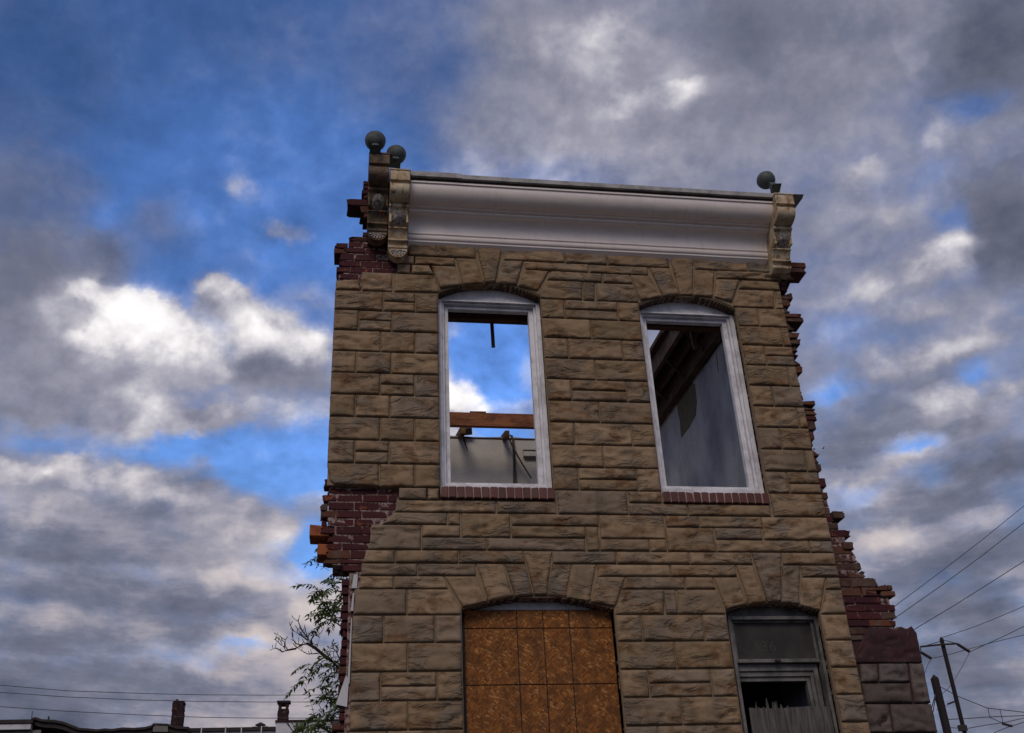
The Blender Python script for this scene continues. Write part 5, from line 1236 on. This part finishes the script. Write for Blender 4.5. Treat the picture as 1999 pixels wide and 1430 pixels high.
def chimney(l, r, top, bot, d, parent, cap=False):
    """bonded in courses, each course a little out of line"""
    z0, z1 = bot, top; n = max(4, int((z1-z0)/.075)); rnd = random.Random(l); k = MB(); w = r-l
    for i in range(n):
        t = i/n; e = rnd.uniform(-.012, .012); fl = .0
        k.box(l+e+fl, r+e-fl, d+rnd.uniform(-.01, .01), d+.55, z0+(z1-z0)*t+.006, z0+(z1-z0)*(i+1)/n)
    k.box(l+.03, r-.03, d+.02, d+.53, z0, z1-.02)
    return k.make('chimney', 'far_brick', parent)
a = (-6.124, 32.3, 9.268); b_ = (-5.721, 32.3, 10.315)
ch = chimney(a[0]+.02, b_[0], b_[2]-.02, a[2]-.4, 32.3, h2)
MB().box(a[0]+.12, a[0]+.20, 32.28, 32.6, b_[2]-.35, b_[2]+.03).make('flue_lip', 'far_brick', ch)
MB().box(a[0]-.05, b_[0]+.12, 32.2, 32.9, a[2]-.02, a[2]+.07).make('chimney_base', 'tar', ch)
MB().prism([tuple((-6.616, 31.9, 9.15)[::2]), tuple((-6.092, 31.9, 9.14)[::2]), tuple((-6.135, 31.9, 9.368)[::2]), tuple((-6.47, 31.9, 9.391)[::2]), tuple((-6.617, 31.9, 9.306)[::2])], 31.9, 32.3).make('rolled_tarpaper', 'far_siding', h2)
h3 = thing('white_house', 'white rendered house with a parapet and an open topped chimney with a square hole', 'house', (-1, 34, 0))
a = Vector((-5.962, 33.0, 9.414)); b_ = Vector((-2.436, 33.0, 9.352)); 
MB().box(a.x, b_.x, 33, 39, 0, a.z-.10).make('wall', 'far_white', h3)
MB().box(a.x, b_.x, 32.9, 39, a.z-.09, a.z+.03).make('roof_edge', 'tar', h3)
for px_ in ((-5.069, 32.8, 9.361), (-4.217, 32.8, 9.346), (-3.653, 32.8, 9.336), (-2.939, 32.8, 9.323)): MB().box(px_[0]-.02, px_[0]+.02, 32.84, 32.895, a.z-.6, a.z+.05).make('gutter_strap', 'far_white', h3)
c0 = Vector((-2.37, 32.0, 9.056)); c1 = Vector((-0.02, 32.0, 9.426))
MB().box(c0.x, c1.x+1.2, 32, 38, 0, c1.z).make('parapet_wall', 'far_white', h3)
MB().box(c0.x-.04, c1.x+1.25, 31.95, 38, c1.z, c1.z+.06).make('coping', 'far_brick', h3)
v0 = Vector((-3.027, 33.5, 9.456)); vt = Vector((-3.047, 33.5, 9.733))
k = MB(); k.box(v0.x-.28, v0.x+.28, 33.3, 33.8, v0.z-.1, v0.z+.08); k.box(v0.x-.10, v0.x+.10, 33.4, 33.6, v0.z+.08, vt.z-.12); k.make('roof_vent', 'black_iron', h3)
MB().add([(v0.x-.19, 33.35, vt.z-.12), (v0.x+.19, 33.35, vt.z-.12), (v0.x+.19, 33.65, vt.z-.12), (v0.x-.19, 33.65, vt.z-.12), (v0.x, 33.5, vt.z)], [(0, 1, 2, 3), (0, 4, 1), (1, 4, 2), (2, 4, 3), (3, 4, 0)]).make('vent_hood', 'black_iron', h3)
e0 = Vector((-2.354, 32.2, 9.504)); e1 = Vector((-1.975, 32.2, 10.186)); hz0 = (-2.217, 32.2, 9.935)[2]; hz1 = (-2.226, 32.2, 10.08)[2]; hx0 = (-2.238, 32.2, 9.99)[0]; hx1 = (-2.082, 32.2, 9.987)[0]
ch = chimney(e0.x, e1.x, hz0, e0.z-.1, 32.2, h3)
for xa, xb in ((e0.x+.02, hx0), (hx1, e1.x-.02)): MB().box(xa, xb, 32.2, 32.6, hz0+.002, hz1).make('pier', 'far_brick', ch)
MB().box(e0.x, e1.x, 32.2, 32.6, hz1+.002, hz1+.10).make('head', 'far_brick', ch); MB().box(e0.x-.05, e1.x+.06, 32.1, 32.7, hz1+.10, e1.z+.02).make('chimney_cap', 'tar', ch)

# ------------------------------------------------------------------ wires at the left
def wire(pts, r, label, group):
    P_ = [Vector(p) for p in pts]; out = []
    for a, b_ in zip(P_, P_[1:]): out += [a.lerp(b_, t/4) for t in range(4)]
    r *= .6; o = MB().tube(out + [P_[-1]], r, r, 5).make('overhead_wire', 'wire'); tag(o, label, 'wire', group)
wire([(-11.28, 24.0, 9.134), (-9.625, 24.0, 9.001), (-7.804, 24.0, 8.822), (-5.83, 24.0, 8.724), (-3.97, 24.0, 8.657), (-2.228, 24.0, 8.626), (0.287, 24.0, 8.6)], .016, 'topmost of the three thin wires above the roofs at lower left', 'wires over the far roofs')
wire([(-11.242, 24.0, 8.95), (-9.588, 24.0, 8.802), (-7.777, 24.0, 8.65), (-5.806, 24.0, 8.538), (-3.952, 24.0, 8.469), (-2.215, 24.0, 8.43), (0.293, 24.0, 8.394)], .016, 'middle one of the three thin wires above the roofs at lower left', 'wires over the far roofs')
wire([(-11.162, 24.0, 8.571), (-9.516, 24.0, 8.407), (-7.715, 24.0, 8.254), (-5.755, 24.0, 8.125), (-3.909, 24.0, 8.025), (-2.183, 24.0, 7.975), (0.306, 24.0, 7.942)], .016, 'lowest of the three thin wires, crossing the two chimneys at lower left', 'wires over the far roofs')

# ------------------------------------------------------------------ railway poles and their wires at the right
D1, D2 = 46., 30.
def pole(d, top, bot, w, name, label):
    t = Vector(top); b_ = Vector(bot); g = t + (b_-t)*((t.z)/(t.z-b_.z)); p = thing(name, label, 'pole', (g.x, g.y, 0), 'steel railway poles')
    k = MB(); hw = w/2
    k.box(t.x-hw, t.x+hw, d-hw, d+hw, 0, t.z-.1)
    k.add([(t.x-hw, d-hw, t.z-.1), (t.x+hw, d-hw, t.z-.1), (t.x+hw, d+hw, t.z-.1), (t.x-hw, d+hw, t.z-.1), (t.x, d, t.z+.06)], [(0, 1, 4), (1, 2, 4), (2, 3, 4), (3, 0, 4)])
    k.make('shaft', 'pole_steel', p); return p
p1 = pole(D1, (32.768, 46.0, 16.105), (32.658, 46.0, 11.145), .165, 'railway_pole', 'taller slim railway pole carrying a cross arm with hanging insulators')
MB().tube([(31.297, 45.8, 15.55), (32.511, 45.8, 15.655), (33.534, 45.8, 15.705)], .05, .05, 6).make('cross_arm', 'black_iron', p1)
for a, b_ in (((31.29, 45.8, 15.521), (32.594, 45.8, 15.853)), ((33.534, 45.8, 15.705), (32.647, 45.8, 15.937))): MB().tube([a, b_], .022, .022, 5).make('stay_rod', 'black_iron', p1)
for pts in ([(31.297, 45.8, 15.55), (31.249, 45.8, 15.241)], [(31.249, 45.8, 15.241), (31.371, 45.8, 15.128), (31.554, 45.8, 15.015), (31.766, 45.8, 14.901)], [(33.526, 45.8, 15.676), (33.71, 45.8, 15.562), (33.915, 45.8, 15.419), (34.144, 45.8, 15.247)]):
    k = MB(); n = 6; A_, B_ = Vector(pts[0]), Vector(pts[-1]); k.tube([A_, B_], .03, .03, 5)
    if len(pts) > 2:
        for i in range(n): c = A_.lerp(B_, (i+.5)/n); dd = (B_-A_).normalized()*.05; k.tube([c-dd, c+dd], .085, .085, 8)
    k.make('insulator_string', 'black_iron', p1)
MB().tube([(32.14, 45.9, 12.486), (32.562, 45.9, 12.615), (31.608, 45.9, 12.387)][:2], .05, .05, 5).make('bracket_arm', 'black_iron', p1)
MB().box(*[c for ax in zip((Vector((32.595, 45.8, 11.213))-Vector((.22, .1, .15))), (Vector((32.595, 45.8, 11.213))+Vector((.22, .1, .15)))) for c in ax]).make('clamp', 'black_iron', p1)
p2 = pole(D2, (22.37, 30.0, 10.331), (22.399, 30.0, 8.235), .22, 'railway_pole', 'thicker shorter railway pole with a pointed cap standing beside the ruined wall')
for a, b_ in (((22.194, 29.9, 9.62), (21.775, 29.9, 8.893)), ((22.215, 29.9, 9.62), (21.859, 29.9, 8.817))): MB().tube([a, b_], .02, .02, 5).make('stay_rod', 'black_iron', p2)
G = 'railway wires right of the house'
wire([(26.68, 40.0, 15.837), (27.389, 40.0, 16.279), (30.127, 40.0, 17.938), (32.909, 40.0, 19.676), (35.813, 40.0, 21.557), (39.744, 40.0, 24.107)], .030, 'highest of the wires slanting up to the right edge', G)
wire([(26.546, 40.0, 15.271), (27.237, 40.0, 15.655), (29.926, 40.0, 17.182), (32.657, 40.0, 18.805), (35.512, 40.0, 20.59), (39.343, 40.0, 22.931)], .034, 'second of the wires slanting up to the right, close below the highest', G)
wire([(27.044, 40.0, 14.53), (27.971, 40.0, 14.984), (30.185, 40.0, 16.067), (32.49, 40.0, 17.241), (34.847, 40.0, 18.457), (38.457, 40.0, 20.333)], .034, 'third slanting wire, leaving the flat top of the ruined wall', G)
wire([(32.76, 46.0, 16.077), (34.875, 46.0, 16.672), (36.615, 46.0, 17.251), (38.364, 46.0, 17.871), (42.072, 46.0, 19.178)], .030, 'wire running from the tip of the taller pole to the right edge', G)
wire([(34.27, 46.0, 15.298), (35.552, 46.0, 15.774), (36.781, 46.0, 16.228), (38.004, 46.0, 16.718), (41.739, 46.0, 18.2)], .034, 'wire from the right hand insulator string of the taller pole', G)
wire([(31.884, 46.0, 14.951), (32.908, 46.0, 15.139), (34.318, 46.0, 15.468), (35.88, 46.0, 15.829), (37.85, 46.0, 16.222), (41.33, 46.0, 17.001)], .030, 'wire passing behind the taller pole from its left insulator string', G)
wire([(31.884, 46.0, 14.951), (31.579, 46.0, 14.591), (31.336, 46.0, 14.233), (31.023, 46.0, 13.714)], .026, 'short wire dropping from the left insulator towards the ruined wall', G)
wire([(34.224, 46.0, 15.242), (33.669, 46.0, 14.571), (33.061, 46.0, 13.911), (32.41, 46.0, 13.288), (31.979, 46.0, 13.022)], .026, 'slack wire looping from the right insulator down behind the taller pole', G)
wire([(34.368, 50.0, 14.306), (35.342, 50.0, 13.739), (37.019, 50.0, 13.048), (38.178, 50.0, 12.914), (39.244, 50.0, 12.782), (42.449, 50.0, 12.441)], .040, 'sagging upper catenary wire right of the poles', G)
wire([(34.354, 50.0, 12.459), (35.639, 50.0, 12.495), (37.005, 50.0, 12.558), (39.186, 50.0, 12.595), (42.518, 50.0, 12.644)], .040, 'level contact wire below the sagging catenary wire', G)
wire([(34.39, 50.0, 12.005), (35.322, 50.0, 11.932), (36.648, 50.0, 12.107), (37.979, 50.0, 12.256), (39.146, 50.0, 12.466), (42.646, 50.0, 13.022)], .036, 'wire climbing right from the clamp of the taller pole', G)
wire([(36.941, 50.0, 12.559), (37.506, 50.0, 12.292), (38.033, 50.0, 12.112)], .036, 'short wire sloping down to the small dark hanger at lower right', G)
wire([(37.002, 50.0, 11.676), (37.885, 50.0, 11.944), (39.074, 50.0, 12.237), (42.696, 50.0, 13.168)], .036, 'wire in the bottom right corner rising to the edge', G)
wire([(22.146, 30.0, 9.075), (22.42, 30.0, 9.165), (22.654, 30.0, 9.256)], .016, 'short wire between the two poles', G)
for pts, lab in (([(37.042, 50.0, 13.018), (37.007, 50.0, 12.788), (37.037, 50.0, 12.558)], 'left vertical dropper between the catenary wires'), ([(37.767, 50.0, 12.95), (37.76, 50.0, 12.604), (37.737, 50.0, 12.203)], 'right vertical dropper between the catenary wires')): wire(pts, .035, lab, 'catenary droppers')
hb = Vector((37.968, 50.0, 12.113)); o = MB().bar(hb - Vector((.28, 0, -.06)), hb + Vector((.28, 0, -.10)), .14, .10).make('wire_hanger', 'black_iron'); tag(o, 'small dark hanger clamped on the lower catenary wires', 'wire hanger')

# ------------------------------------------------------------------ one bird in the gap of sky right of the broken edge
bp = Vector((14.593, 20.0, 15.075)); k = MB()
k.add([bp+Vector(p) for p in ((-.05, 0, -.01), (-.02, -.01, .01), (.015, 0, .008), (.05, 0, .015), (.015, .01, -.008), (-.02, .01, -.012))], [(0, 1, 2, 5), (1, 2, 4, 5), (2, 3, 4)])
k.add([bp+Vector(p) for p in ((-.015, 0, .008), (.015, 0, .008), (.022, -.10, .045), (.0, -.09, .042))], [(0, 1, 2, 3)]); k.add([bp+Vector(p) for p in ((-.015, 0, .008), (.015, 0, .008), (.022, .10, .045), (.0, .09, .042))], [(0, 3, 2, 1)])
tag(k.make('bird', 'black_iron'), 'tiny dark bird in flight in the sky right of the broken house edge', 'bird')
